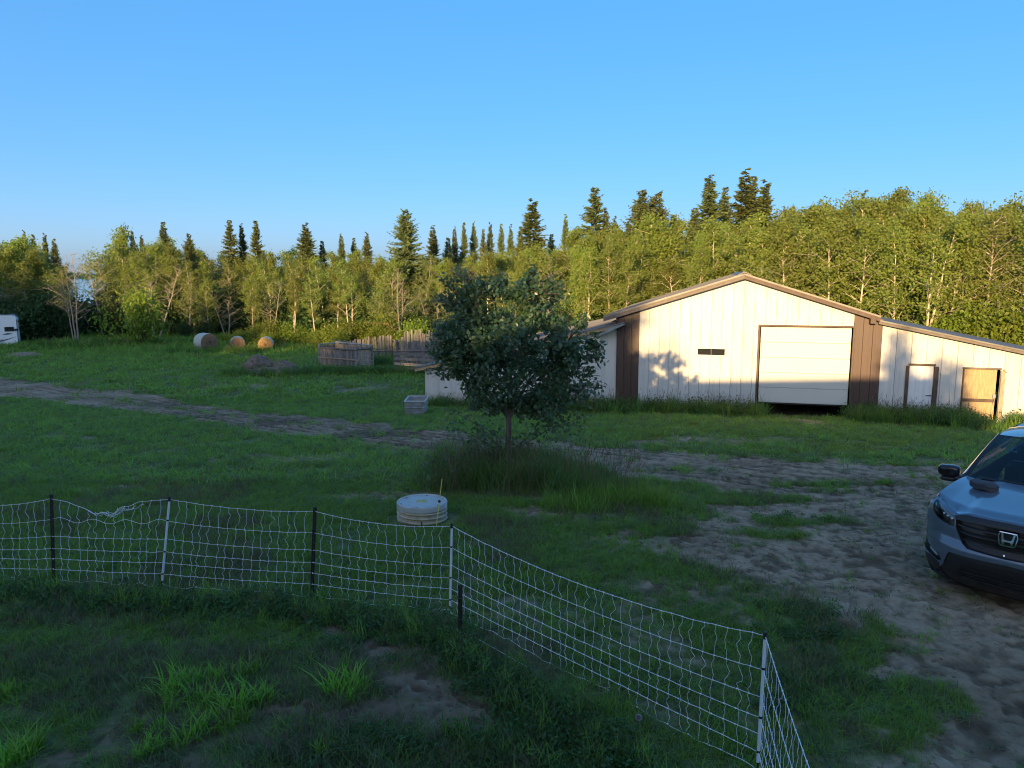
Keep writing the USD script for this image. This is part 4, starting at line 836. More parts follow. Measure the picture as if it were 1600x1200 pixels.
def trough():
    a = gat(632, 652); x0, x1 = a[0], gat(664, 652)[0]; y0 = a[1]; z0 = float(zg(x0, y0)); z1 = z0 + .62
    t = thing('water_trough', ((x0 + x1) / 2, y0 + .6, z0), 'pale metal water trough in the weeds beside the left barn corner', 'trough')
    out = lambda s, z: [(x0 + s, y0 + s, z), (x1 - s, y0 + s, z), (x1 - s, y0 + 1.3 - s, z), (x0 + s, y0 + 1.3 - s, z)]
    v = out(.06, z0 - .02) + out(0, z1) + out(.03, z1) + out(.09, z0 + .1); f = []
    for r in range(3):
        for i in range(4): f.append([r * 4 + i, r * 4 + (i + 1) % 4, (r + 1) * 4 + (i + 1) % 4, (r + 1) * 4 + i])
    f.append([12, 13, 14, 15]); obj('tub', (np.array(v), np.array(f)), 'galvanized', t)
    rim = out(.0, z1); obj('rim', MB().tube(rim + rim[:1], .03, 6).m, 'lid_plastic', t)
    for zz in (.3, .6): o = out(.045 - .05 * zz, z0 + (z1 - z0) * zz); obj('rib', MB().tube(o + o[:1], .018, 5).m, 'galvanized', t)
trough()
# ------------------------------------------------------------------ the yard tree
def yard_tree():
    rng = np.random.default_rng(2024); Y = 15.6
    base = at(792, 690, Y); base[2] = float(zg(base[0], Y)); mpp = 1 / F * (Y * math.cos(PITCH) + (CH - .5) * math.sin(PITCH))
    t = thing('yard_tree', base, 'leafy dark green tree standing alone in tall grass in front of the barn', 'tree')
    # crown: clumps filling the outline seen, as deep as it is wide
    cl = []
    for px, py, r in [(715, 462, 26), (722, 500, 28), (702, 545, 30), (745, 470, 22), (760, 505, 30), (735, 560, 34), (725, 520, 26), (770, 450, 22), (800, 465, 24), (790, 500, 30), (830, 450, 20), (838, 482, 26), (820, 520, 32), (860, 500, 26), (880, 515, 24), (870, 545, 32), (905, 550, 24), (918, 580, 20), (900, 595, 28), (890, 625, 24), (860, 600, 32), (840, 570, 34), (800, 560, 36), (770, 545, 34), (760, 590, 30), (740, 605, 26), (715, 580, 22), (790, 605, 34), (825, 620, 30), (850, 640, 26), (875, 470, 18), (905, 505, 15), (925, 540, 14), (695, 510, 16), (690, 475, 14), (850, 462, 16), (815, 440, 14), (745, 445, 14), (925, 610, 14), (740, 535, 28), (885, 570, 28), (835, 540, 30), (705, 440, 13), (725, 447, 13), (835, 433, 13), (865, 448, 13), (785, 437, 12), (712, 428, 8), (722, 436, 10), (748, 432, 8), (840, 424, 8), (868, 436, 9), (693, 458, 9), (936, 560, 9), (942, 590, 8), (770, 632, 16), (822, 640, 18), (862, 642, 17), (742, 630, 14), (800, 628, 16), (676, 520, 9), (682, 580, 9), (690, 555, 14)]:
        for copy in range(2):
            ex = (px - 805) / 130; ez = (py - 545) / 115; room = math.sqrt(max(.05, 1 - ex * ex * .9 - ez * ez * .8))
            dy = rng.uniform(-1, 1) * 1.55 * room if copy else rng.uniform(-1.0, -.2) * 1.2 * room
            p = at(px + rng.normal() * 6, py + rng.normal() * 5, Y + dy); cl.append((p, r * mpp * rng.uniform(.6, .98)))
    mb = MB()
    f0 = base + [0.05, 0, 1.75]
    trunk = np.array([base + [0, 0, -.2], base + [.0, 0, .35], base + [.035, .01, 1.0], f0]); mb.tube(trunk, [.10, .074, .06, .046], 10)
    stems = []
    for px, py, dy in ((742, 500, -.2), (780, 480, .3), (812, 470, -.1), (850, 490, .35), (885, 540, -.3), (725, 570, .1), (830, 560, -.7), (790, 560, .8)):
        e = at(px, py, Y + dy); b = bent(f0 + (base - f0) * rng.uniform(0, .42), e, 9, .035, rng, .0); b[:, :2] += (np.sin(np.linspace(0, PI, 9)) * -.12)[:, None] * ((e - f0)[:2])[None]
        mb.tube(b, np.linspace(.036, .011, 9), 7); stems.append(b)
    C, N, S = [], [], []
    tw = MB()
    for p, r in cl:
        d = [np.linalg.norm(s - p, axis=1) + (s[:, 2] > p[2]) * .6 for s in stems]; k = int(np.argmin([x.min() for x in d])); a = stems[k][int(np.argmin(d[k]))]
        br = bent(a, p, 6, .03, rng, .06); tw.tube(br, np.linspace(.018, .006, 6), 4, False)
        n = int(290 * (r / .3) ** 2 * rng.uniform(.5, 1.3))
        for q in range(6):
            e = p + rng.normal(size=3) * r * .68; twg = bent(br[3], e, 4, .02, rng); tw.tube(twg, np.linspace(.007, .003, 4), 3, False)
            w = rng.random((n // 6, 1)); c = twg[1] * (1 - w) + twg[3] * w + rng.normal(size=(n // 6, 3)) * r * .28
            C.append(c); N.append(rng.normal(size=c.shape) * .55 + (c - p) / r * .5 + [0, -.1, .55])
    # low suckers and twigs hanging into the grass
    for px, py, dy in ((690, 665, -.4), (720, 690, -.6), (745, 660, -.5), (705, 640, .2), (730, 715, -.9), (700, 740, -1.2), (870, 665, -.2), (840, 680, -.4), (770, 700, -.8), (755, 735, -1.0), (680, 735, -1.3), (900, 645, .3)):
        p = at(px, py, Y + dy); br = bent(base + [rng.normal() * .1, -.1, .5], p, 7, .05, rng, .15); tw.tube(br, np.linspace(.016, .004, 7), 4, False)
        c = br[rng.integers(3, 7, 46)] + rng.normal(size=(46, 3)) * .12; C.append(c); N.append(rng.normal(size=c.shape) + [0, -.3, .4])
    obj('trunk', mb.m, 'tree_bark', t, smooth=True); obj('twigs', tw.m, 'tree_bark', t)
    c, nrm = np.vstack(C), np.vstack(N); n = len(c); nrm /= np.linalg.norm(nrm, axis=1, keepdims=True)
    dn = rng.normal(size=(n, 3)) * .6 + [0, 0, -.8]; a = dn - nrm * (dn * nrm).sum(1, keepdims=True); a /= np.linalg.norm(a, axis=1, keepdims=True); b = np.cross(nrm, a)
    L = (rng.uniform(.6, 1.25, n) * .088)[:, None]; W = L * .36
    pts = [c - a * L * .45, c - a * L * .1 + b * W + nrm * L * .06, c + a * L * .25 + b * W * .8 + nrm * L * .04, c + a * L * .62, c + a * L * .25 - b * W * .8 + nrm * L * .04, c - a * L * .1 - b * W + nrm * L * .06]
    v = np.stack(pts, 1).reshape(-1, 3); i = np.arange(n) * 6
    f = np.vstack([np.stack([i, i + q, i + q + 1], 1) for q in (1, 2, 3, 4)])
    obj('crown', (v, f), 'yard_tree_leaf', t)
yard_tree()
def riser():
    g = gat(656, 824); r = .405; g = g + [0, r * .85, 0]; g[2] = float(zg(g[0], g[1])); zt = at(656, 787, g[1])[2] + .05
    t = thing('septic_riser', g, 'round ribbed plastic tank riser with a pale flat lid in the grass', 'tank riser')
    n = 72; th = np.arange(n + 1) / n * 2 * PI
    hb, k = zt - .085 - (g[2] - .1), 70; V = []
    for q in np.linspace(0, 1, k):
        rr = r * .955 + .026 * np.sign(np.sin(2 * PI * (q * hb / .075) + th)) * np.abs(np.sin(2 * PI * (q * hb / .075) + th)) ** .6
        V.append(np.stack([g[0] + rr * np.cos(th), g[1] + rr * np.sin(th), np.full(n + 1, g[2] - .1 + q * hb)], 1))
    i = np.arange(n); F_ = [np.stack([a * (n + 1) + i, a * (n + 1) + i + 1, (a + 1) * (n + 1) + i + 1, (a + 1) * (n + 1) + i], 1) for a in range(k - 1)]
    obj('ribbed_pipe', (np.vstack(V), np.vstack(F_)), 'riser_plastic', t, smooth=True)
    prof = np.array([(r * 1.0, zt - .095), (r * 1.015, zt - .085), (r * 1.02, zt - .015), (r * 1.0, zt), (r * .96, zt - .002), (r * .94, zt - .018), (r * .5, zt - .012), (.001, zt - .008)])
    V = np.vstack([np.stack([g[0] + p * np.cos(th), g[1] + p * np.sin(th), np.full(n + 1, z)], 1) for p, z in prof]); F_ = [np.stack([a * (n + 1) + i, a * (n + 1) + i + 1, (a + 1) * (n + 1) + i + 1, (a + 1) * (n + 1) + i], 1) for a in range(len(prof) - 1)]
    lid = obj('lid', (V, np.vstack(F_)), 'lid_plastic', t, smooth=40)
    rng = np.random.default_rng(3); mk = MB()
    for q in range(3): mk.box((g[0] - .09 + q * .0, g[1] - .05 + q * .05, zt - .0125), (g[0] + .10 - q * .02, g[1] - .02 + q * .05, zt - .006))
    obj('label', mk.m, 'lid_mark', lid)
    for a in np.linspace(.4, 2 * PI + .4, 7)[:-1]:
        p = g + np.array([math.cos(a) * r * .86, math.sin(a) * r * .86, 0]); obj('screw', tube([(p[0], p[1], zt - .02), (p[0], p[1], zt - .004)], .014, 8), 'galvanized', lid)
    st = gat(657, 832); obj('pipe_stub', tube([(st[0] + .02, st[1], st[2]), (st[0] + .02, st[1], st[2] + .17)], .012, 6), 'post_black', t)
    b = gat(681, 829); top = at(691, 746, b[1] + .12); rod = thing('marker_rod', b, 'thin yellow marker rod leaning beside the round lid', 'marker rod')
    obj('rod', tube([b, top], [.0085, .0075], 6), 'yellow_rod', rod); kn = b + (top - b) * .55; obj('clip', MB().box(kn - [.02, .012, .02], kn + [.02, .012, .02], .005).m, 'post_black', rod)
    m2 = top + np.array([0, 0, .0]); obj('tip', tube([top - (top - b) * .02, top], .011, 6), 'post_black', rod)
riser()

# ------------------------------------------------------------------ electric netting on its posts
rngN = np.random.default_rng(61)
POSTS = [  # top px, base px, kind
    ((-60, 786), (-56, 905), 'w'), ((80, 777), (84, 912), 'b'), ((265, 778), (252, 921), 'w'), ((492, 797), (487, 936), 'b'), ((706, 820), (703, 961), 'w'), ((1196, 990), (1183, 1212), 'w'), ((1262, 1225), (1250, 1400), 'w')]
PP = []
for (tx, ty), (bx_, by_), k in POSTS:
    b = gat(bx_, by_) if by_ < 1390 else np.array([1.62, 3.9, 0.0]); tp = at(tx, ty, b[1]) if by_ < 1390 else np.array([1.68, 3.9, 1.12]); PP.append((b, tp, k))
net = thing('electric_netting', PP[3][0], 'white electric netting fence sagging across the front lawn', 'net fence')
FR = [1.0, .76, .565, .42, .30, .175, .045]
def tpost(b, tp, label):
    t = thing('steel_post', b, label, 'post'); ax = tp - b
    mb = MB(); q = lambda s, dx, dy: b + ax * s + np.array([dx, dy, 0])
    v = []
    for s in (-.12, 1.03): v += [q(s, -.022, .0), q(s, .022, .0), q(s, .022, .008), q(s, .005, .008), q(s, .005, .034), q(s, -.005, .034), q(s, -.005, .008), q(s, -.022, .008)]
    f = [[i, (i + 1) % 8, 8 + (i + 1) % 8, 8 + i] for i in range(8)] + [[8, 9, 10, 15], [11, 12, 13, 14], [10, 11, 14, 15]]
    mb.add(v, f); obj('shaft', mb.m, 'post_black', t)
    st = MB()
    for s in np.linspace(.08, .98, 16): st.box(q(s, -.008, -.009), q(s, .008, .001) + [0, 0, .018])
    obj('studs', st.m, 'post_black', t)
    for fr in (.40, .78) : p = q(fr, 0, -.004); obj('insulator', MB().box(p - [.022, .018, .015], p + [.022, .003, .015], .005).m, 'black_plastic', t)
tpost(PP[1][0], PP[1][1], 'black steel post nearest the left edge of the photo'); tpost(PP[3][0], PP[3][1], 'black steel post between the two white posts of the netting')
sp = gat(719, 1003); tpost(sp, at(719, 917, sp[1]), 'short black steel post just right of the middle white post')
for n_, (b, tp, k) in enumerate(PP):
    if k != 'w': continue
    ax = tp - b; p = obj('post', MB().tube([b + ax * .1, b + ax * .97], .0135, 10).m, 'post_white', net)
    obj('cap', tube([b + ax * .965, b + ax * 1.012], .0165, 10), 'post_black', p); obj('spike', tube([b - ax * .08, b + ax * .105], .006, 6), 'post_black', p)
    for fr in FR[1:-1:2]: c = b + ax * fr; obj('clip', tube([c - ax * .008, c + ax * .008], .0155, 8), 'post_black', p)
def panel(i, sag, tangle=False, ns=None):
    (a0, a1, _), (b0, b1, _) = PP[i], PP[i + 1]
    L = np.linalg.norm((b0 - a0)[:2]); ns = ns or max(4, int(L / .112)); fine = ns * 4
    u = np.linspace(0, 1, fine + 1); plan = a0 + (b0 - a0) * u[:, None]
    side = np.array([-(b0 - a0)[1], (b0 - a0)[0], 0]) / L
    base = np.array([float(zg(*p[:2])) for p in plan]); ha, hb = a1[2] - a0[2], b1[2] - b0[2]
    bow = side * (sag * .35 * np.sin(u * PI))[:, None] * (1 if i == 4 else .5)
    G = []
    for j, fr in enumerate(FR):
        lean = a1[None] * 0
        hh = (ha * (1 - u) + hb * u) * fr * .985 - sag * 4 * u * (1 - u) * (1 if j == 0 else .9) * (.25 + .75 * fr)
        if tangle and j == 0: hh -= .17 * np.exp(-((u - .42) / .22) ** 2) + .03 * np.sin(u * 40) * np.exp(-((u - .5) / .25) ** 2)
        if tangle and j == 1: hh += .03 * np.sin(u * 22)
        off = ((a1 - a0)[:2][None] * (1 - u)[:, None] + (b1 - b0)[:2][None] * u[:, None]) * fr
        P = plan + bow; P = np.c_[P[:, 0] + off[:, 0], P[:, 1] + off[:, 1], base + np.maximum(hh, .012) + rngN.normal(size=fine + 1) * .003]
        if j == 6: P[:, 2] += rngN.normal(size=fine + 1) * .012; P[:, 1] += .03 * np.sin(u * 17 + i)
        for q in range(3): P[1:-1] = P[1:-1] * .6 + (P[:-2] + P[2:]) * .2
        G.append(P)
        mb = MB().tube(P, .0023 if j else .0028, 5)
        for q in range(0, fine + 1, 4): 
            t = trimesh.creation.icosphere(1, .0065); t.apply_translation(P[q]); mb.tm(t)      # knots
        obj('strand', mb.m, 'net_white', net)
    if tangle:
        for q in range(5):
            s0 = int(fine * (.3 + .05 * q)); P = G[0][s0:s0 + int(fine * .3)].copy(); P += rngN.normal(size=P.shape) * [.01, .01, .012] + [0, .01, -.012 * q]; obj('strand', tube(P, .0026, 4), 'net_white', net)
    for q in range(1, ns):
        pts = []; sl = rngN.normal() * .02
        for j in range(7):
            p = G[j][q * 4] + (b0 - a0) / L * sl * (1 - FR[j]) * 1.0; pts.append(p)
            if j < 6:
                nx = G[j + 1][q * 4]; d = (b0 - a0) / L; gapz = max(.05, p[2] - nx[2]); am = min(.028, gapz * .11) * rngN.uniform(.6, 1.4) * (1 if rngN.random() < .5 else -1)
                z_ = rngN.uniform(.1, .3, 4).cumsum(); z_ = z_ / (z_[-1] + rngN.uniform(.1, .3)); aa = [rngN.uniform(-.3, .6), rngN.uniform(.5, 1.3), rngN.uniform(.1, 1.2), rngN.uniform(-.7, .4)]
                for w_, s_ in zip(z_, aa): pts.append(p * (1 - w_) + (nx + d * sl * (1 - FR[j + 1])) * w_ + d * am * s_ + side * rngN.normal() * .004)
        obj('stay', tube(np.array(pts), .0017, 4), 'net_white', net)
panel(0, .05); panel(1, .03, True); panel(2, .05); panel(3, .07); panel(4, .16, ns=35); panel(5, .05, ns=15)
# the net's foot trails from the corner post to the short post
c = PP[4][0]; obj('strand', tube(np.array([c + [0, 0, .06], c * .5 + sp * .5 + [0, -.03, .05], sp + [-.01, -.02, .12], sp + [.1, .03, .07], sp * .7 + PP[5][0] * .3 + [0, 0, .05]]), .0026, 5), 'net_white', net)
def cable():
    a, b = gat(1222, 1092), gat(1310, 1215); u = np.linspace(0, 1, 14)[:, None]; P = a + (b - a) * u; P[:, 2] = [float(zg(*p[:2])) + .03 for p in P]; P[:, 0] += .03 * np.sin(u[:, 0] * 5); P[0] = PP[5][0] + (PP[5][1] - PP[5][0]) * .55 + [.02, .02, 0]
    obj('guy_cord', tube(P, .005, 5), 'post_black', label='thin black cord running from the near white post over the sand', cat='cord')
cable()
def seed_head():
    g = gat(998, 1142); p = at(998, 1121, g[1]); t = thing('dandelion_clock', g, 'single round white seed head behind the netting', 'flower'); obj('stem', tube([g, p], .003, 5), 'weed_leaf', t)
    rng = np.random.default_rng(2); d = rng.normal(size=(240, 3)); d /= np.linalg.norm(d, axis=1, keepdims=True); mb = MB()
    for q in d: mb.tube([p + q * .006, p + q * .03], [.0009, .0035], 3, False)
    obj('seeds', mb.m, 'seed_white', t)
seed_head()
# ------------------------------------------------------------------ the pickup, nose towards the viewpoint
def pickup():
    e = at(1573, 850, 8.35); AX = math.radians(45.6)                # direction nose -> tail
    gnd = float(zg(e[0], e[1])) - .02
    d = np.array([-math.sin(AX), -math.cos(AX), 0]); l = np.array([-d[1], d[0], 0])   # car forward, car left
    O = np.array([e[0], e[1], gnd]); O = O - d * .02
    t = thing('pickup_truck', O - d * 2.6, 'blue-grey pickup truck parked nose-on at the right edge', 'pickup truck')
    def W(p):
        p = np.asarray(p, float); return O + d * p[..., :1] + l * p[..., 1:2] + np.array([0, 0, 1.]) * p[..., 2:3]
    HWID, POW, SET = 1.0, 3.0, .50
    # outline in plan: nose to flank, by arc length
    yy = np.concatenate([np.linspace(0, .9, 200), np.linspace(.9, HWID, 120)[1:]]); xx = -SET * (yy / HWID) ** POW
    yy = np.concatenate([yy, np.full(120, HWID)]); xx = np.concatenate([xx, np.linspace(-SET - .02, -5.3, 120)])
    ss = np.concatenate([[0], np.cumsum(np.hypot(np.diff(xx), np.diff(yy)))])
    zs_ = np.array([.20, .26, .34, .46, .58, .68, .78, .90, 1.0, 1.06, 1.10, 1.14, 1.2]); pr = np.array([-.15, -.09, -.03, .015, .035, .03, -.004, -.012, -.03, -.05, -.085, -.14, -.25])
    sd = np.array([-.10, -.06, -.03, -.01, .0, .0, .0, .0, -.008, -.025, -.05, -.085, -.15])
    def surf(s, z, off=0.0):
        s = np.asarray(s, float); z = np.asarray(z, float); a = np.abs(s); x = np.interp(a, ss, xx); y = np.interp(a, ss, yy)
        x2, y2 = np.interp(a + .01, ss, xx), np.interp(a + .01, ss, yy); x1, y1 = np.interp(np.maximum(a - .01, 0), ss, xx), np.interp(np.maximum(a - .01, 0), ss, yy)
        tx, ty = x2 - x1, y2 - y1; n = np.hypot(tx, ty); nx, ny = ty / n, -tx / n
        k = np.clip((a - .75) / .5, 0, 1); p = np.interp(z, zs_, pr) * (1 - k) + np.interp(z, zs_, sd) * k + off
        return np.stack([x + nx * p, np.sign(s + 1e-12) * (y + ny * p), z], -1)
    def patch(poly, off=0.0, size=.035, flip=False):
        """a polygon of (arc, height) laid on the body"""
        out = MB()
        for g in (poly.geoms if hasattr(poly, 'geoms') else [poly]):
            if g.is_empty or g.area < 1e-5: continue
            v, f = trimesh.creation.triangulate_polygon(g.segmentize(size), engine='earcut'); v = np.c_[v, np.zeros(len(v))]
            v, f = trimesh.remesh.subdivide_to_size(v, f, size)
            out.add(W(surf(v[:, 0], v[:, 1], off)), f)
        return out.m
    def thick(poly, off0, off1, size=.035):
        """the same with its edges turned back"""
        a = patch(poly, off1, size); out = MB().add(*a)
        for g in (poly.geoms if hasattr(poly, 'geoms') else [poly]):
            for ring in [g.exterior] + list(g.interiors):
                c = np.array(ring.segmentize(size).coords); A, B = W(surf(c[:, 0], c[:, 1], off1)), W(surf(c[:, 0], c[:, 1], off0)); n = len(c); i = np.arange(n - 1)
                out.add(np.vstack([A, B]), np.stack([i, i + 1, n + i + 1, n + i], 1))
        return out.m
    mir = lambda P: shapely.affinity.scale(P, -1, 1, origin=(0, 0))
    import shapely.affinity
    both = lambda P: P.union(mir(P))
    # openings, in metres from the centre line along the skin and above the ground
    hoodline = lambda a: np.interp(a, [0, .45, .60, .75, .95, 1.2, 1.6], [1.115, 1.11, 1.075, 1.10, 1.13, 1.15, 1.165])
    grille = both(Polygon([(0, .70), (.40, .715), (.47, .76), (.585, .93), (.60, 1.03), (0, 1.05)])).buffer(.0)
    topbar = both(Polygon([(0, 1.035), (.60, 1.015), (.615, 1.055), (.50, 1.092), (0, 1.10)]))
    lampR = both(Polygon([(.60, .915), (.62, 1.03), (.75, 1.055), (.95, 1.10), (1.10, 1.125), (1.11, 1.085), (1.03, 1.0), (.93, .955), (.75, .92)]))
    lower = both(Polygon([(0, .20), (.80, .20), (.80, .34), (.70, .42), (.60, .615), (0, .635)]))
    skirt = both(Polygon([(.80, .17), (1.55, .17), (1.55, .36), (1.2, .40), (.95, .43), (.80, .40)]))
    fog = both(Polygon([(.72, .455), (.80, .43), (1.16, .47), (1.24, .56), (1.25, .80), (1.20, .85), (1.13, .82), (1.08, .62), (1.0, .57), (.76, .54)]))
    wheel_s = ss[np.searchsorted(-xx, 1.02)]
    arch = both(Polygon([(wheel_s + .47 * math.cos(a), .38 + .47 * math.sin(a)) for a in np.linspace(-PI * .2, PI * 1.2, 24)]))
    rw = ss[np.searchsorted(-xx, 4.2)]
    arch2 = both(Polygon([(rw + .47 * math.cos(a), .38 + .47 * math.sin(a)) for a in np.linspace(-PI * .2, PI * 1.2, 24)]))
    a_ = np.linspace(0, ss[-1], 160); skin = Polygon(np.vstack([np.c_[a_, np.interp(a_, [0, .45, .6, .75, .95, 1.2, 1.7, 2.0, ss[-1]], [1.115, 1.11, 1.075, 1.10, 1.13, 1.15, 1.165, 1.17, 1.2])], np.c_[a_[::-1], np.full(160, .22)]]))
    skin = both(skin)
    body = skin
    for h in (grille, topbar, lampR, lower, skirt, fog, arch, arch2): body = body.difference(h)
    obj('body', patch(body, 0, .045), 'car_paint', t, smooth=35)
    # hood with a raised middle and two creases
    def hood_z(x, y):
        a = np.abs(y); b = -x
        z = 1.112 + .115 * smooth01(.0, 1.35, b) - .028 * (a / .9) ** 2.2 * (1 - .3 * b)
        z += .022 * (1 - smooth01(.44, .56, a + .06 * (1 - np.clip(b, 0, 1)))) 
        return z + .03 * smooth01(.72, .9, a) * smooth01(.1, .9, b)
    X, A = np.meshgrid(np.linspace(0, 1, 46), np.linspace(-1, 1, 81), indexing='ij')
    half = .93 - .09 * X; yv = A * half; front = np.interp(np.abs(yv), yy[:319], xx[:319]) - .10 - .03 * smooth01(.5, .62, np.abs(yv)); xv = front + (-1.42 - .10 * (A ** 2) - front) * X
    zv = hood_z(xv, yv); 
    # the leading edge meets the nose
    lead = np.interp(np.abs(yv), [0, .45, .6, .75, .93], [1.10, 1.095, 1.06, 1.085, 1.12]); zv = lead + (zv - lead) * smooth01(0, .16, X)
    V = W(np.stack([xv, yv, zv], -1).reshape(-1, 3)); i, j = np.meshgrid(np.arange(45), np.arange(80), indexing='ij'); q = (i * 81 + j).ravel(); HF = np.stack([q, q + 1, q + 82, q + 81], 1)
    obj('hood', (V, HF), 'car_paint', t, smooth=True)
    # closing strip between hood edge and skin, and fenders
    a_ = np.linspace(0, 1, 60); fe = MB()
    for sgn in (1, -1):
        sk = np.linspace(.0, 2.15, 90); P0 = surf(sgn * np.maximum(sk, 1e-4), np.interp(sk, [0, .45, .6, .75, .95, 1.2, 1.7, 2.0, 3], [1.115, 1.11, 1.075, 1.10, 1.13, 1.15, 1.165, 1.17, 1.17]))
        ed = np.vstack([np.stack([xv[0, 40:], np.abs(yv[0, 40:]), zv[0, 40:]], 1), np.stack([xv[1:, -1], yv[1:, -1], zv[1:, -1]], 1)]); es = np.concatenate([[0], np.cumsum(np.linalg.norm(np.diff(ed, axis=0), axis=1))]); es *= sk[-1] / es[-1]
        E = np.stack([np.interp(sk, es, ed[:, k]) for k in range(3)], 1); E[:, 1] *= sgn; E[:, 2] -= .006
        mid = (P0 + E) / 2 + np.array([0, 0, .012]); i = np.arange(89)
        fe.add(W(np.vstack([P0, mid, E])), np.vstack([np.stack([i, i + 1, 91 + i, 90 + i], 1), np.stack([90 + i, 91 + i, 181 + i, 180 + i], 1)]))
    obj('fender', fe.m, 'car_paint', t, smooth=True)
    # grille: recess, mesh, bars
    g = obj('grille', thick(grille, 0, -.07), 'black_plastic', t)
    for z in (.79, .87, .95):
        obj('bar', thick(grille.intersection(Polygon([(-.7, z - .006), (.7, z - .006), (.7, z + .012), (-.7, z + .012)])), -.07, -.022), 'black_gloss', g)
    ms = MB()
    for z in np.arange(.72, 1.02, .02):
        for s in np.arange(-.56, .57, .045):
            p = shapely.geometry.Point(s + (.0225 if int(z * 50) % 2 else 0), z).buffer(.011, 6)
            if grille.contains(p): ms.add(*patch(p.exterior.buffer(.0025).simplify(.001), -.055, .2))
    obj('mesh', ms.m, 'black_gloss', g, kind='stuff')
    obj('grille_bar', thick(topbar, -.02, .018), 'black_plastic', t); 
    # lamps
    lm_ = MB()
    for sgn in (1, -1):
        lamp = [p for p in lampR.geoms if np.sign(p.centroid.x) == sgn][0]
        h = obj('headlight', thick(lamp, 0, -.07), 'black_gloss', t); obj('lens', patch(lamp, .004, .04), 'clear_lens', h)
        for c, r in ((.70, .028), (.78, .028), (.86, .026)):
            p = surf(sgn * c, .985 + (c - .7) * .12, -.05); w0 = W(p); ball = trimesh.creation.icosphere(2, r); ball.apply_translation(w0); obj('projector', (ball.vertices, ball.faces), 'chrome', h, smooth=True)
        strip = Polygon([(sgn * a, b) for a, b in ((.63, 1.005), (.75, 1.03), (.93, 1.075), (1.08, 1.11), (1.085, 1.10), (.94, 1.058), (.76, 1.014), (.64, .992))]); obj('light_strip', thick(strip, -.06, -.03), 'lid_plastic', h)
        st2 = Polygon([(sgn * a, b) for a, b in ((.92, .97), (1.02, 1.02), (1.08, 1.08), (1.09, 1.07), (1.03, 1.0), (.93, .962))]); obj('reflector', thick(st2, -.06, -.02), 'chrome', h)
        fg = [p for p in fog.geoms if np.sign(p.centroid.x) == sgn][0]; f_ = obj('fog_light', thick(fg, 0, -.05), 'black_plastic', t)
        obj('lamp', thick(Polygon([(sgn * a, b) for a, b in ((.84, .475), (1.02, .505), (1.03, .535), (.85, .51))]), -.045, -.02), 'lid_plastic', f_)
    obj('lower_bumper', thick(lower, 0, -.012), 'black_plastic', t); inn = both(Polygon([(0, .30), (.52, .30), (.46, .50), (0, .52)])); lb = obj('air_intake', thick(inn, -.012, -.006), 'black_gloss', t)
    for z in (.34, .42): obj('slat', thick(both(Polygon([(0, z), (.47, z), (.47, z + .015), (0, z + .015)])), -.006, .008), 'black_plastic', lb)
    for g_ in skirt.geoms: obj('skirt', patch(g_, .006), 'black_plastic', t)
    obj('plate_mark', thick(shapely.geometry.Point(-.02, .735).buffer(.01), -.03, -.015), 'chrome', t)
    # maker's badge: rounded frame with an H
    def badge():
        out = Polygon([(-.082, .075), (.082, .075), (.092, .03), (.075, -.06), (.055, -.07), (-.055, -.07), (-.075, -.06), (-.092, .03)]).buffer(.012).buffer(-.004); hole = out.buffer(-.011)
        fr = out.difference(hole); sym = lambda P: P.union(shapely.affinity.scale(P, -1, 1, origin=(0, 0)))
        leg = Polygon([(.072, .071), (.050, .071), (.044, .018), (.034, -.002), (0, -.008), (0, -.026), (.030, -.024), (.034, -.062), (.054, -.062), (.058, -.01)])
        em = sym(leg).union(fr); em = shapely.affinity.translate(em, 0, .925); obj('badge', thick(em, -.03, .012, .03), 'chrome', t); obj('badge_back', thick(shapely.affinity.translate(out, 0, .925), -.06, -.004, .05), 'black_gloss', t)
    badge()
    # cabin: windscreen, pillars, roof
    def wind(u, v, off=0.0):
        """u -1..1 across, v 0..1 up the windscreen"""
        hw = .90 - .20 * v; x = -1.40 - .06 * 0 - .80 * v - .10 * (u ** 2) * (1 - .3 * v) ; z = 1.20 + .52 * v + .035 * np.sin(v * PI) - .015 * u ** 2
        return np.stack([x + off * .55, u * (hw), z + off * .85], -1)
    def grid(fn, nu, nv, mat, name, u0=-1, u1=1, v0=0, v1=1, off=0.0, parent=None, **k):
        U, Vv = np.meshgrid(np.linspace(u0, u1, nu), np.linspace(v0, v1, nv), indexing='ij'); P = W(fn(U, Vv, off).reshape(-1, 3)); i, j = np.meshgrid(np.arange(nu - 1), np.arange(nv - 1), indexing='ij'); q = (i * nv + j).ravel()
        return obj(name, (P, np.stack([q, q + nv, q + nv + 1, q + 1], 1)), mat, parent or t, smooth=True, **k)
    ws = grid(wind, 25, 15, 'car_glass', 'windscreen')
    grid(wind, 25, 5, 'black_gloss', 'cowl', v0=-.06, v1=.045, off=.004, parent=ws); grid(wind, 25, 4, 'black_gloss', 'top_band', v0=.955, v1=1.0, off=.003, parent=ws)
    for s in (-1, 1): grid(wind, 4, 15, 'black_gloss', 'edge_band', u0=s * .93, u1=s * 1.0, off=.003, parent=ws)
    for k_, (u0, u1) in enumerate(((-.75, .05), (-.1, .7))):
        P = W(wind(np.linspace(u0, u1, 12), np.linspace(.05, .085, 12), .012)); obj('wiper', tube(P, .009, 5), 'black_plastic', ws)
    def roof(u, v, off=0.0):
        x = -2.20 - 1.55 * v; hw = .70 + .03 * np.sin(v * PI); return np.stack([x - .10 * .7 * u ** 2 * (1 - v), u * hw, 1.722 + .055 * np.sin(np.clip(v * 1.1 + .06, 0, 1) * PI) ** .8 - .05 * u ** 4 - .035 * v - .015 * u ** 2], -1)
    grid(roof, 25, 20, 'car_paint', 'roof'); 
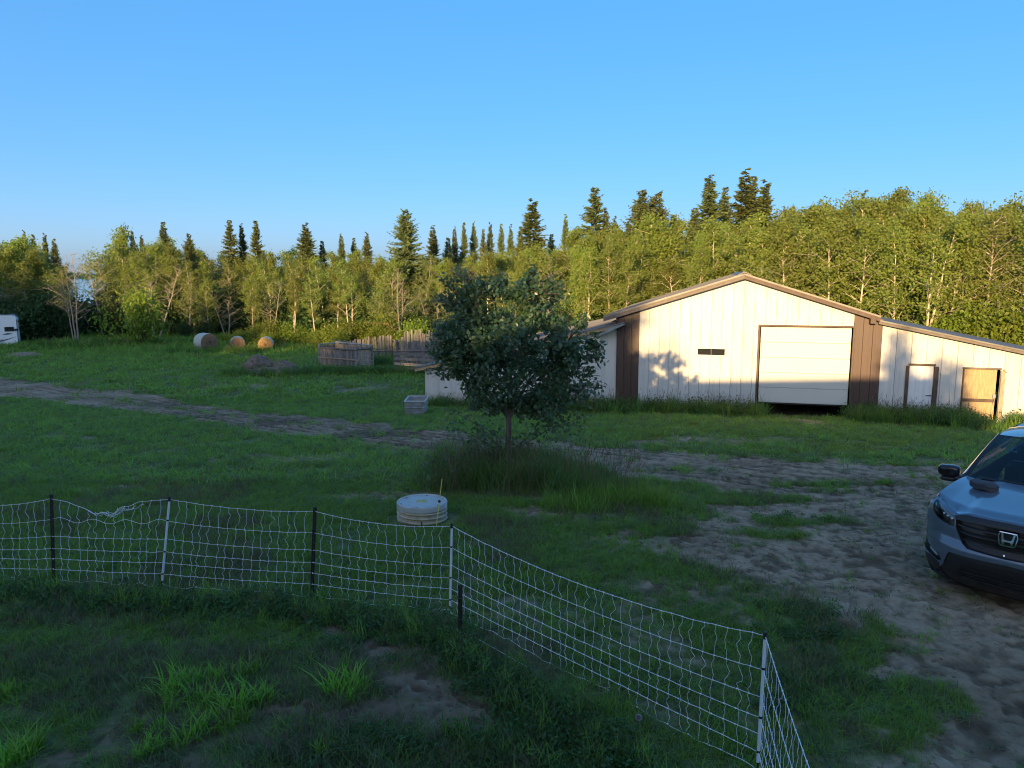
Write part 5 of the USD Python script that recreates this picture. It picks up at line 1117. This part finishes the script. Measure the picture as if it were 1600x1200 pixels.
    grid(lambda u, v, o: roof(u, v, o) + np.array([0, 0, .006]), 13, 10, 'black_gloss', 'sunroof', u0=-.55, u1=.55, v0=.12, v1=.42)
    fin = np.array([[-3.35, 0, 1.745], [-3.62, 0, 1.74], [-3.60, .0, 1.81], [-3.40, .03, 1.745], [-3.62, .03, 1.74], [-3.4, -.03, 1.745], [-3.62, -.03, 1.74]]); obj('antenna', trimesh.convex.convex_hull(W(fin)), 'car_paint', t)
    for s in (-1, 1):
        def pil(u, v, o, s=s):      # A pillar
            a = wind(np.full_like(v, s * 1.0), v); b = np.stack([-1.62 - .86 * v, s * (.97 - .245 * v), 1.175 + .55 * v - .02], -1); return a * (1 - u[..., None]) + b * u[..., None] + np.array([0, 0, .02]) * np.sin(u * PI)[..., None]
        grid(pil, 6, 14, 'car_paint', 'pillar', u0=0, u1=1)
        def side(u, v, o, s=s):     # glass from belt to roof
            x = -1.66 - 2.2 * u; z = 1.165 + v * (np.interp(u, [0, .38, 1], [.02, .53, .5])); y = s * (.965 - .245 * (z - 1.165) / .55); return np.stack([x, y, z], -1)
        grid(side, 20, 6, 'car_glass', 'side_window', u0=0, u1=1)
        def rail(u, v, o, s=s):     # roof side
            r = roof(np.full_like(u, s * 1.0), u); b = np.stack([-2.45 - 1.4 * u, s * .74 + 0 * u, 1.665 - .02 * u], -1); return r * (1 - v[..., None]) + b * v[..., None]
        grid(rail, 14, 4, 'car_paint', 'roof_rail', u0=0, u1=1)
        # mirror
        c = np.array([-1.62, s * 1.10, 1.24]); ico = trimesh.creation.icosphere(3, 1.0).vertices.copy(); ic = trimesh.creation.icosphere(3, 1.0).faces
        sq = np.sign(ico) * np.abs(ico) ** .6; mv = sq * [.085, .135, .085]; mv[:, 0] -= .03 * np.abs(mv[:, 1] / .13) ** 2; mv[:, 2] *= np.where(mv[:, 1] * s > 0, .92, 1.0)
        mr = obj('side_mirror', (W(c + mv), ic), 'black_gloss', t, smooth=True); lo = sq * [.08, .10, .035] + [0, -.01 * s, -.105]; obj('mirror_foot', (W(c + lo), ic), 'black_plastic', mr, smooth=True)
        obj('mirror_arm', MB().tube(W(np.array([c + [0, -.08 * s, -.09], c + [.0, -.2 * s, -.085]])), .04, 8).m, 'black_plastic', mr)
    # bed, tail and interior
    def bed(u, v, o): return np.stack([-3.85 - 1.45 * v, u * .93, 1.17 + 0 * u], -1)
    grid(bed, 5, 5, 'black_plastic', 'bed_cover'); obj('tailgate', MB().add(W(np.array([[-5.3, -.97, .4], [-5.3, .97, .4], [-5.3, .97, 1.2], [-5.3, -.97, 1.2]])), [[0, 1, 2, 3]]).m, 'car_paint', t)
    obj('back_window', MB().add(W(np.array([[-3.75, -.62, 1.68], [-3.75, .62, 1.68], [-3.88, .86, 1.18], [-3.88, -.86, 1.18]])), [[0, 1, 2, 3]]).m, 'car_glass', t)
    inn = MB(); 
    def ibox(lo, hi, bev):
        m_ = MB().box(np.array(lo), np.array(hi), bev).m; inn.add(W(m_[0]), m_[1])
    ibox((-1.95, -.85, .95), (-1.50, .85, 1.17), .06)
    obj('dashboard', inn.m, 'black_plastic', t)
    for s in (-.42, .42):
        inn = MB(); ibox((-2.85, s - .25, .6), (-2.6, s + .25, 1.28), .08); ibox((-2.80, s - .13, 1.30), (-2.68, s + .13, 1.5), .05); ibox((-2.75, s - .25, .55), (-2.2, s + .25, .72), .06); obj('seat', inn.m, 'black_plastic', t)
    inn = MB(); ibox((-3.6, -.7, .6), (-3.4, .7, 1.3), .08); obj('rear_seat', inn.m, 'black_plastic', t)
    obj('floor_pan', MB().add(W(np.array([[-.3, -.8, .26], [-.3, .8, .26], [-5.2, .9, .26], [-5.2, -.9, .26]])), [[0, 1, 2, 3]]).m, 'black_plastic', t)
    for x in (-1.05, -4.2):
        for s in (-1, 1):
            th = np.linspace(0, 2 * PI, 41)[:-1]; V = []; prof = [(.20, .70), (.27, .695), (.355, .71), (.378, .74), (.378, .90), (.355, .945), (.27, .955), (.235, .93), (.20, .90)]
            for r, y in prof: V.append(np.stack([x + r * np.cos(th), np.full(40, s * y), .378 - .0 + r * np.sin(th)], 1))
            i = np.arange(40); f = np.vstack([np.stack([a * 40 + i, a * 40 + (i + 1) % 40, (a + 1) * 40 + (i + 1) % 40, (a + 1) * 40 + i], 1) for a in range(len(prof) - 1)])
            w_ = obj('wheel', (W(np.vstack(V)), f), 'rubber', t, smooth=30); rim = MB().tube(W(np.array([[x, s * .86, .378], [x, s * .9, .378]])), .05, 12)
            for k in range(5):
                a = k * 2 * PI / 5; rim.tube(W(np.array([[x, s * .89, .378], [x + .21 * math.cos(a), s * .905, .378 + .21 * math.sin(a)]])), [.035, .028], 6)
            obj('rim', rim.m, 'black_gloss', w_)
    # pouch lying on the hood
    cpt = np.array([-1.02, -.52, float(hood_z(np.array(-1.02), np.array(-.52)))]); po = thing('pouch', W(cpt), 'dark grey zipped pouch lying on the hood of the pickup', 'pouch')
    ico = trimesh.creation.icosphere(4, 1.0); sq = np.sign(ico.vertices) * np.abs(ico.vertices) ** .45; pv = sq * [.095, .165, .052]; pv[:, 2] += .05 + .008 * np.sin(pv[:, 1] * 30); pv[:, 0] += .02 * np.sin(pv[:, 1] * 12)
    ca, sa = math.cos(-.25), math.sin(-.25); pv[:, :2] = pv[:, :2] @ np.array([[ca, sa], [-sa, ca]]); obj('case', (W(cpt + pv), ico.faces), 'pouch', po, smooth=True)
    zp = []
    for a in np.linspace(0, 2 * PI, 50):
        cx, cy = np.sign(math.cos(a)) * abs(math.cos(a)) ** .45 * .0965, np.sign(math.sin(a)) * abs(math.sin(a)) ** .45 * .1665; q = np.array([cx + .02 * math.sin(cy * 12), cy, .062]); q[:2] = q[:2] @ np.array([[ca, sa], [-sa, ca]]); zp.append(cpt + q)
    obj('zip', tube(W(np.array(zp)), .005, 5), 'black_plastic', po)
pickup()
# ------------------------------------------------------------------ grass, weeds
rngG = np.random.default_rng(99)
def blades(n, h, w, spread, seed, curve=.5, segs=2, hv=.4, flat=0.0):
    """a tuft: n tapering, bending blades"""
    rng = np.random.default_rng(seed); V, F_ = [], []
    for k in range(n):
        a = rng.uniform(0, 2 * PI); r = spread * rng.random() ** .5; p = np.array([math.cos(a) * r, math.sin(a) * r, -.01]); L = h * rng.uniform(1 - hv, 1 + hv)
        b = rng.uniform(0, 2 * PI); d = np.array([math.cos(b), math.sin(b), 0]); s = np.array([-d[1], d[0], 0]); c = curve * rng.uniform(.3, 1.4)
        o = len(V); 
        for q in range(segs + 1):
            t = q / segs; x = p + d * (L * c * t ** 1.8 + flat * L * t) + np.array([0, 0, L * (t - .25 * c * t ** 2)]); ww = w * (1 - .55 * t ** 2) * .5 * rng.uniform(.8, 1.2)
            if q < segs: V += [x - s * ww, x + s * ww]
            else: V.append(x)
        for q in range(segs - 1): F_ += [[o + 2 * q, o + 2 * q + 1, o + 2 * q + 3], [o + 2 * q, o + 2 * q + 3, o + 2 * q + 2]]
        q = segs - 1; F_.append([o + 2 * q, o + 2 * q + 1, o + 2 * q + 2])
    return np.array(V), np.array(F_)
def weed(n, r, h, leaf, seed, asp=.6):
    rng = np.random.default_rng(seed); c = rng.normal(size=(n, 3)) * [r * .5, r * .5, h * .3] + [0, 0, h * .45]; c[:, 2] = np.clip(c[:, 2], .01, h)
    return cards(c, rng.uniform(.5, 1.3, n) * leaf, rng, .6, asp)
def scatter(name, label, cat, kinds, P, sc, tilt=0.0):
    """one PointInstancer of tufts at the points P (x, y), with their scale"""
    path = '/World/' + numbered('/World', name); pi = UsdGeom.PointInstancer.Define(stage, path); n = len(P)
    for i, (mesh, mat) in enumerate(kinds):
        q = f'{path}/kinds/tuft' + (f'_{i:03d}' if i else ''); usdkit.mesh(stage, q, mesh, M[mat]); pi.CreatePrototypesRel().AddTarget(q)
    z = zg(P[:, 0], P[:, 1]) + relief(P[:, 0], P[:, 1], bare(P[:, 0], P[:, 1]), True)
    pi.CreatePositionsAttr(Vt.Vec3fArray.FromNumpy(np.c_[P, z].astype(np.float32)))
    a = rngG.uniform(0, 2 * PI, n) / 2
    tx, ty = rngG.normal(size=n) * tilt / 2, rngG.normal(size=n) * tilt / 2
    quat = np.stack([np.cos(a), tx, ty, np.sin(a)], 1); quat /= np.linalg.norm(quat, axis=1, keepdims=True)
    pi.CreateOrientationsAttr(Vt.QuathArray([Gf.Quath(float(q[0]), float(q[1]), float(q[2]), float(q[3])) for q in quat]))
    s = np.asarray(sc, float); s = s if s.ndim == 2 else np.repeat(s[:, None], 3, 1)
    pi.CreateScalesAttr(Vt.Vec3fArray.FromNumpy(s.astype(np.float32)))
    pi.CreateProtoIndicesAttr(Vt.IntArray.FromNumpy(rngG.integers(0, len(kinds), n).astype(np.int32)))
    setd(pi.GetPrim(), label, cat, kind='stuff')
def wedge(n, d0, d1, spread=.78):
    """points of the plan in front of the viewpoint"""
    y = np.sqrt(rngG.uniform(d0 ** 2, d1 ** 2, n)); x = y * rngG.uniform(-spread, spread, n); return np.stack([x, y], 1)
XB0, XB1 = LX0 - .3, RX1 + .3
def keep(P):
    q = P - _P0[:2]; bx_, by_ = q @ _E + _P0[0], q @ _A + YB
    return ~((bx_ > XB0) & (bx_ < XB1) & (by_ > YB - .08) & (by_ < YB + 13)) & (np.hypot(P[:, 0] - riser_at[0], P[:, 1] - riser_at[1]) > .62)
riser_at = gat(656, 824) + [0, .34, 0]
def thin(P, k=1.0, edge=(.22, .85)):
    b = bare(P[:, 0], P[:, 1]); n1 = meshkit.fbm(np.c_[P * 1.3, 0 * P[:, 0]], 3, 41)
    p = (1 - smooth01(edge[0], edge[1], b)) * (.35 + 1.0 * smooth01(.3, .6, n1)) * k + .012
    return P[(rngG.random(len(P)) < p) & keep(P)]
LAWN = [(blades(16, .08, .0065, .07, i, 1.3), ('lawn_blade', 'lawn_blade', 'dull_blade', 'lawn_blade')[i]) for i in range(4)]
DULL = [(blades(15, .10, .005, .08, 10 + i, .8), ('dull_blade', 'dry_blade', 'dull_blade', 'dry_blade', 'lawn_blade')[i]) for i in range(5)]
MID = [(blades(18, .13, .014, .16, 20 + i, 1.35), ('meadow_blade', 'lawn_blade', 'dull_blade', 'meadow_blade')[i]) for i in range(4)]
FAR = [(blades(20, .18, .032, .36, 30 + i, 1.3, 2), ('meadow_blade', 'meadow_blade', 'lawn_blade')[i]) for i in range(3)]
# near lawn, short
P = thin(wedge(48000, 4.6, 15.5)); front = (P[:, 1] < 8.0 - .0 * P[:, 0]) & (P[:, 0] < 0)
nn = meshkit.fbm(np.c_[P * .7, 0 * P[:, 0]], 3, 51)
dull = ((P[:, 1] < 7.6) & (P[:, 0] < -.2) & (nn > .36)) | (nn > .60)
scatter('lawn_grass', 'short green grass of the near lawn', 'grass', LAWN, P[~dull], rngG.uniform(.6, 1.35, (~dull).sum()) * np.where(P[~dull][:, 1] > 9, 1.15, .95), .25)
scatter('dull_grass', 'thin dull grass and dry thatch in the foreground', 'grass', DULL, P[dull], rngG.uniform(.7, 1.5, dull.sum()), .3)
P = thin(wedge(36000, 15, 38)); scatter('yard_grass', 'grass between the yard and the barn and along the track', 'grass', MID, P, rngG.uniform(.6, 1.4, len(P)), .2)
P = thin(wedge(26000, 36, 82)); scatter('meadow_grass', 'taller grass of the meadow in front of the wood', 'grass', FAR, P, rngG.uniform(.6, 1.5, len(P)) * (1 + .9 * smooth01(55, 66, P[:, 1])), .2)
# sparse tufts in the sand
P = wedge(5200, 5, 26, .8); b = bare(P[:, 0], P[:, 1]); n1 = meshkit.fbm(np.c_[P * .9, 0 * P[:, 0]], 3, 61); P = P[(b > .5) & (n1 > .53) & keep(P)]
scatter('sand_tuft', 'small scattered tufts growing in the bare sand', 'grass', [LAWN[0], DULL[0], (weed(26, .08, .04, .03, 3), 'weed_leaf')], P, rngG.uniform(.5, 1.1, len(P)), .3)
def around(spots, n):
    """n points scattered in discs given by photo pixel and radius"""
    out = []; w = np.array([s[2] * s[3] for s in spots]); k = rngG.choice(len(spots), n, p=w / w.sum())
    for i in k:
        c = gat(*spots[i][:2])[:2]; r, a = math.sqrt(rngG.random()), rngG.uniform(0, 2 * PI); out.append(c + [spots[i][2] * r * math.cos(a), spots[i][3] * r * math.sin(a)])
    return np.array(out)
# tall grass round the tree
TALL = [(blades(34, (.62, .52, .45, .55)[i], .011, .22, 40 + i, .45 + .12 * i, 3), ('tall_blade', 'tall_blade', 'lawn_blade', 'dull_blade')[i]) for i in range(4)]
P = around([(735, 758, .95, .8), (800, 760, 1.2, .9), (870, 762, 1.1, .8), (930, 776, .9, .6), (700, 750, .5, .6), (780, 745, 1.2, .9), (870, 748, 1.2, .7), (720, 735, .6, .5)], 760); e = np.clip((P[:, 0] + 1.5) / 3.4, 0, 1)
scatter('tall_grass', 'tall dark green grass growing round the foot of the yard tree', 'grass', TALL, P, rngG.uniform(.65, 1.15, len(P)) * (1.05 - .5 * smooth01(.55, 1.1, e)), .22)
P = around([(960, 785, 1.0, .5), (1010, 790, .6, .35), (900, 800, .5, .25)], 150); scatter('tall_grass', 'looser bright fringe of grass right of the tall grass mound', 'grass', [(blades(26, .3, .011, .2, 47, .6, 2), 'lawn_blade')], P, rngG.uniform(.6, 1.2, len(P)), .25)
# along the barn wall
def wallrow(x0, x1, n, d0=.1, d1=1.0): 
    x = rngG.uniform(x0, x1, n); y = YB - .12 - d0 - (d1 - d0) * rngG.random(n) ** 1.5; return turn(np.c_[x, y, 0 * x])[:, :2]
gx = lambda px: fx(px, 640)
P = np.vstack([wallrow(gx(860), gx(1190), 420, .05, 1.6), wallrow(gx(664), gx(870), 120, .05, .9), wallrow(gx(1320), gx(1500), 300, .05, 1.9), wallrow(gx(1450), gx(1525), 90, 1.0, 3.2), wallrow(gx(1572), gx(1700), 160, .05, 1.5)])
BARNG = [(blades(30, .55, .02, .25, 50 + i, .5, 2), 'tall_blade') for i in range(2)] + [(weed(90, .35, .6, .08, 52), 'weed_leaf'), (blades(26, .55, .018, .22, 53, .5, 2), 'lawn_blade')]
scatter('barn_weeds', 'rank grass and weeds growing along the foot of the barn', 'weeds', BARNG, P, rngG.uniform(.55, 1.25, len(P)), .2)
# rank growth along the pens and the wood edge
P = np.vstack([around([(540, 585, 3.0, .8), (500, 583, 1.4, .6), (580, 583, 1.4, .6), (660, 585, 3.0, .9), (440, 588, 2.2, .8), (380, 585, 1.4, .7), (560, 570, 3, 1.2)], 420)])
scatter('rank_grass', 'rank dark grass growing along the pens and the hay heap', 'grass', BARNG, P, rngG.uniform(.6, 1.2, len(P)), .2)
P = np.vstack([around([(330, 552, 4, .9), (420, 548, 4, 1.2), (500, 548, 4.5, 1.2), (250, 540, 5, 2), (160, 540, 6, 2), (470, 540, 5, 2.5), (360, 540, 5, 2.0), (80, 545, 5, 2)], 700)])
scatter('rank_grass', 'tall meadow grass round the hay bales and along the wood', 'grass', [(blades(26, .6, .028, .38, 56, .5, 2), 'sunny_blade'), (blades(26, .6, .028, .38, 57, .5, 2), 'tall_blade')], P, rngG.uniform(.55, 1.15, len(P)), .2)
# low dark weeds along the netting
def along(pts, n, wd):
    pts = [gat(*p)[:2] for p in pts]; L = np.array([np.linalg.norm(b - a) for a, b in zip(pts[:-1], pts[1:])]); k = rngG.choice(len(L), n, p=L / L.sum()); u = rngG.random(n)[:, None]
    A, B = np.array(pts)[k], np.array(pts)[k + 1]; return A + (B - A) * u + rngG.normal(size=(n, 2)) * wd
P = np.vstack([along([(-40, 925), (120, 935), (260, 945), (420, 950), (500, 965), (620, 975), (700, 1000)], 560, .16), along([(690, 985), (730, 1040), (800, 1080), (900, 1140), (980, 1200), (1040, 1260)], 430, .15), around([(900, 1180, .5, .4), (780, 1170, .5, .3), (850, 1120, .45, .3)], 150)])
WEEDS = [(weed(80, .14, .13, .042, 60 + i), 'weed_leaf') for i in range(3)] + [(blades(18, .2, .007, .1, 64, .7), 'tall_blade'), (blades(20, .24, .008, .11, 65, .6), 'lawn_blade'), (weed(34, .13, .2, .07, 66, .4), 'weed_leaf'), (blades(14, .3, .004, .1, 67, .5), 'dry_blade')]
scatter('fence_weeds', 'dark leafy weeds and clover along the foot of the netting', 'weeds', WEEDS, P, rngG.uniform(.5, 1.15, len(P)), .2)
P = around([(620, 990, .5, .3), (690, 1185, .9, .35), (560, 1180, .7, .3), (480, 1195, .5, .2), (590, 1040, .25, .15), (560, 1010, .3, .15), (1250, 1000, .5, .35), (1230, 1100, .3, .2), (1280, 810, .2, .12), (1210, 810, .35, .2), (1250, 960, .5, .3), (1300, 1075, .5, .3)], 360)
scatter('low_weeds', 'low clover patches between the bare sandy places', 'weeds', WEEDS[:2] + [LAWN[0]], P, rngG.uniform(.4, .85, len(P)), .2)
# bright bunches of fresh grass: each bunch is a thing
BR = [proto(f'bunch_kind_{i}', [('blades', blades(50, .19, .0125, .11, 70 + i, .8, 3, .5), 'bright_blade', False)]) for i in range(4)]
SPOTS = [(276, 1078, 1.1), (300, 1070, 1.0), (262, 1092, .9), (340, 1065, .9), (372, 1060, .8), (398, 1052, .8), (330, 1100, 1.0), (362, 1115, 1.1), (388, 1104, 1.1), (412, 1098, 1.0), (350, 1140, .9), (310, 1150, .9), (280, 1165, .8), (240, 1175, .8), (214, 1140, .6), (225, 1185, .8), (535, 1082, 1.2), (560, 1078, .9), (515, 1085, .6), (548, 1095, .7), (30, 1185, 1.2), (52, 1170, 1.0), (10, 1195, 1.1), (10, 1085, .7), (250, 1140, .6), (372, 1080, .6), (300, 1120, .6), (325, 1130, .7), (820, 1130, .7), (500, 1180, .6), (300, 1095, .8), (380, 1128, .8), (265, 1110, .6)]
for i, (px, py, s) in enumerate(SPOTS):
    g = gat(px, py)
    if px < 120: lab, grp = 'bright green bunch of grass at the lower left edge of the photo', 'bright bunches at the left edge'
    elif px < 450: lab, grp = 'bright fresh bunch of grass in the large patch left of the sandy hollow', 'bright bunches of the large patch'
    else: lab, grp = 'bright bunch of grass growing by the sandy hollow inside the netting', 'bright bunches by the sandy hollow'
    g[2] += float(relief(np.array([g[0]]), np.array([g[1]]), bare(np.array([g[0]]), np.array([g[1]])))[0])
    place(BR[i % 4], 'grass_bunch', g, rngG.uniform(0, 360), s * rngG.uniform(.85, 1.15), lab, 'grass bunch', grp)

# clods, pebbles and bits of straw lying on the bare earth
def lump(sd):
    s = trimesh.creation.icosphere(1, 1.0); v = s.vertices * (0.7 + .6 * meshkit.fbm(s.vertices * 1.7 + sd * 5, 2, sd))[:, None] * [1, .85, .55]; return v, s.faces
P = wedge(8000, 5, 24, .8); b = bare(P[:, 0], P[:, 1]); n1 = meshkit.fbm(np.c_[P * 1.1, 0 * P[:, 0]], 3, 71); P = P[(b > .5) & keep(P) & (rngG.random(len(P)) < .12 + 1.5 * smooth01(.5, .68, n1))]
scatter('clods', 'dark clods and pebbles strewn over the trampled sand', 'clods', [(lump(i), 'clod') for i in range(3)], P, np.exp(rngG.normal(size=len(P)) * .5) * .012, .3)
def straw(sd):
    r = np.random.default_rng(sd); mb = MB()
    for _ in range(5): p = r.normal(size=3) * [.07, .07, .003] + [0, 0, .006]; d = r.normal(size=3) * [.05, .05, .006]; mb.tube([p, p + d], .0022, 3, False)
    return mb.m
P = wedge(4200, 4.8, 16, .8); b = bare(P[:, 0], P[:, 1]); P = P[(b > .2) & keep(P)]
scatter('straw', 'bits of dry straw lying on the ground', 'straw', [(straw(i), 'dry_blade') for i in range(3)], P, rngG.uniform(.6, 1.3, len(P)), .1)
# thin seed stalks standing over the mown grass
SEED = []
for i in range(2):
    r = np.random.default_rng(80 + i); mb = MB()
    for _ in range(7):
        p = np.array([*r.normal(size=2) * .12, 0]); e = p + [*r.normal(size=2) * .12, r.uniform(.5, .85)]; m_ = (p + e) / 2 + [*r.normal(size=2) * .02, .04]; mb.tube([p, m_, e], [.0022, .0018, .0015], 3, False); mb.tube([e, e + (e - m_) * .3], [.007, .002], 4)
    SEED.append((mb.m, 'dry_blade'))
P = np.vstack([around([(735, 765, 1.0, .8), (820, 765, 1.5, .9), (930, 775, .9, .6)], 90), wallrow(gx(860), gx(1190), 110, .1, 1.6), wallrow(gx(1320), gx(1500), 70, .1, 1.9), around([(330, 552, 6, 1.5), (470, 545, 7, 2.5), (130, 545, 7, 2)], 160)])
scatter('seed_grass', 'thin pale seed stalks standing in the tall grass', 'grass', SEED, P, rngG.uniform(.7, 1.25, len(P)), .2)

# short yellow-green turf in front of the barn
P = around([(1000, 678, 3.4, 1.6), (1120, 672, 3.4, 2.2), (1250, 688, 3.6, 1.6), (1380, 682, 3.2, 1.6), (1480, 690, 2.2, 1.2), (1180, 700, 3.2, .8), (1330, 705, 2.4, .7), (920, 680, 2.4, 1.2)], 2600)
n1 = meshkit.fbm(np.c_[P * .9, 0 * P[:, 0]], 3, 111); P = P[(n1 > .44) & keep(P)]
scatter('short_turf', 'short yellow-green turf in patches in front of the barn', 'grass', [(blades(22, .07, .014, .17, 120 + i, .9), 'moss_blade') for i in range(3)], P, rngG.uniform(.6, 1.3, len(P)), .2)
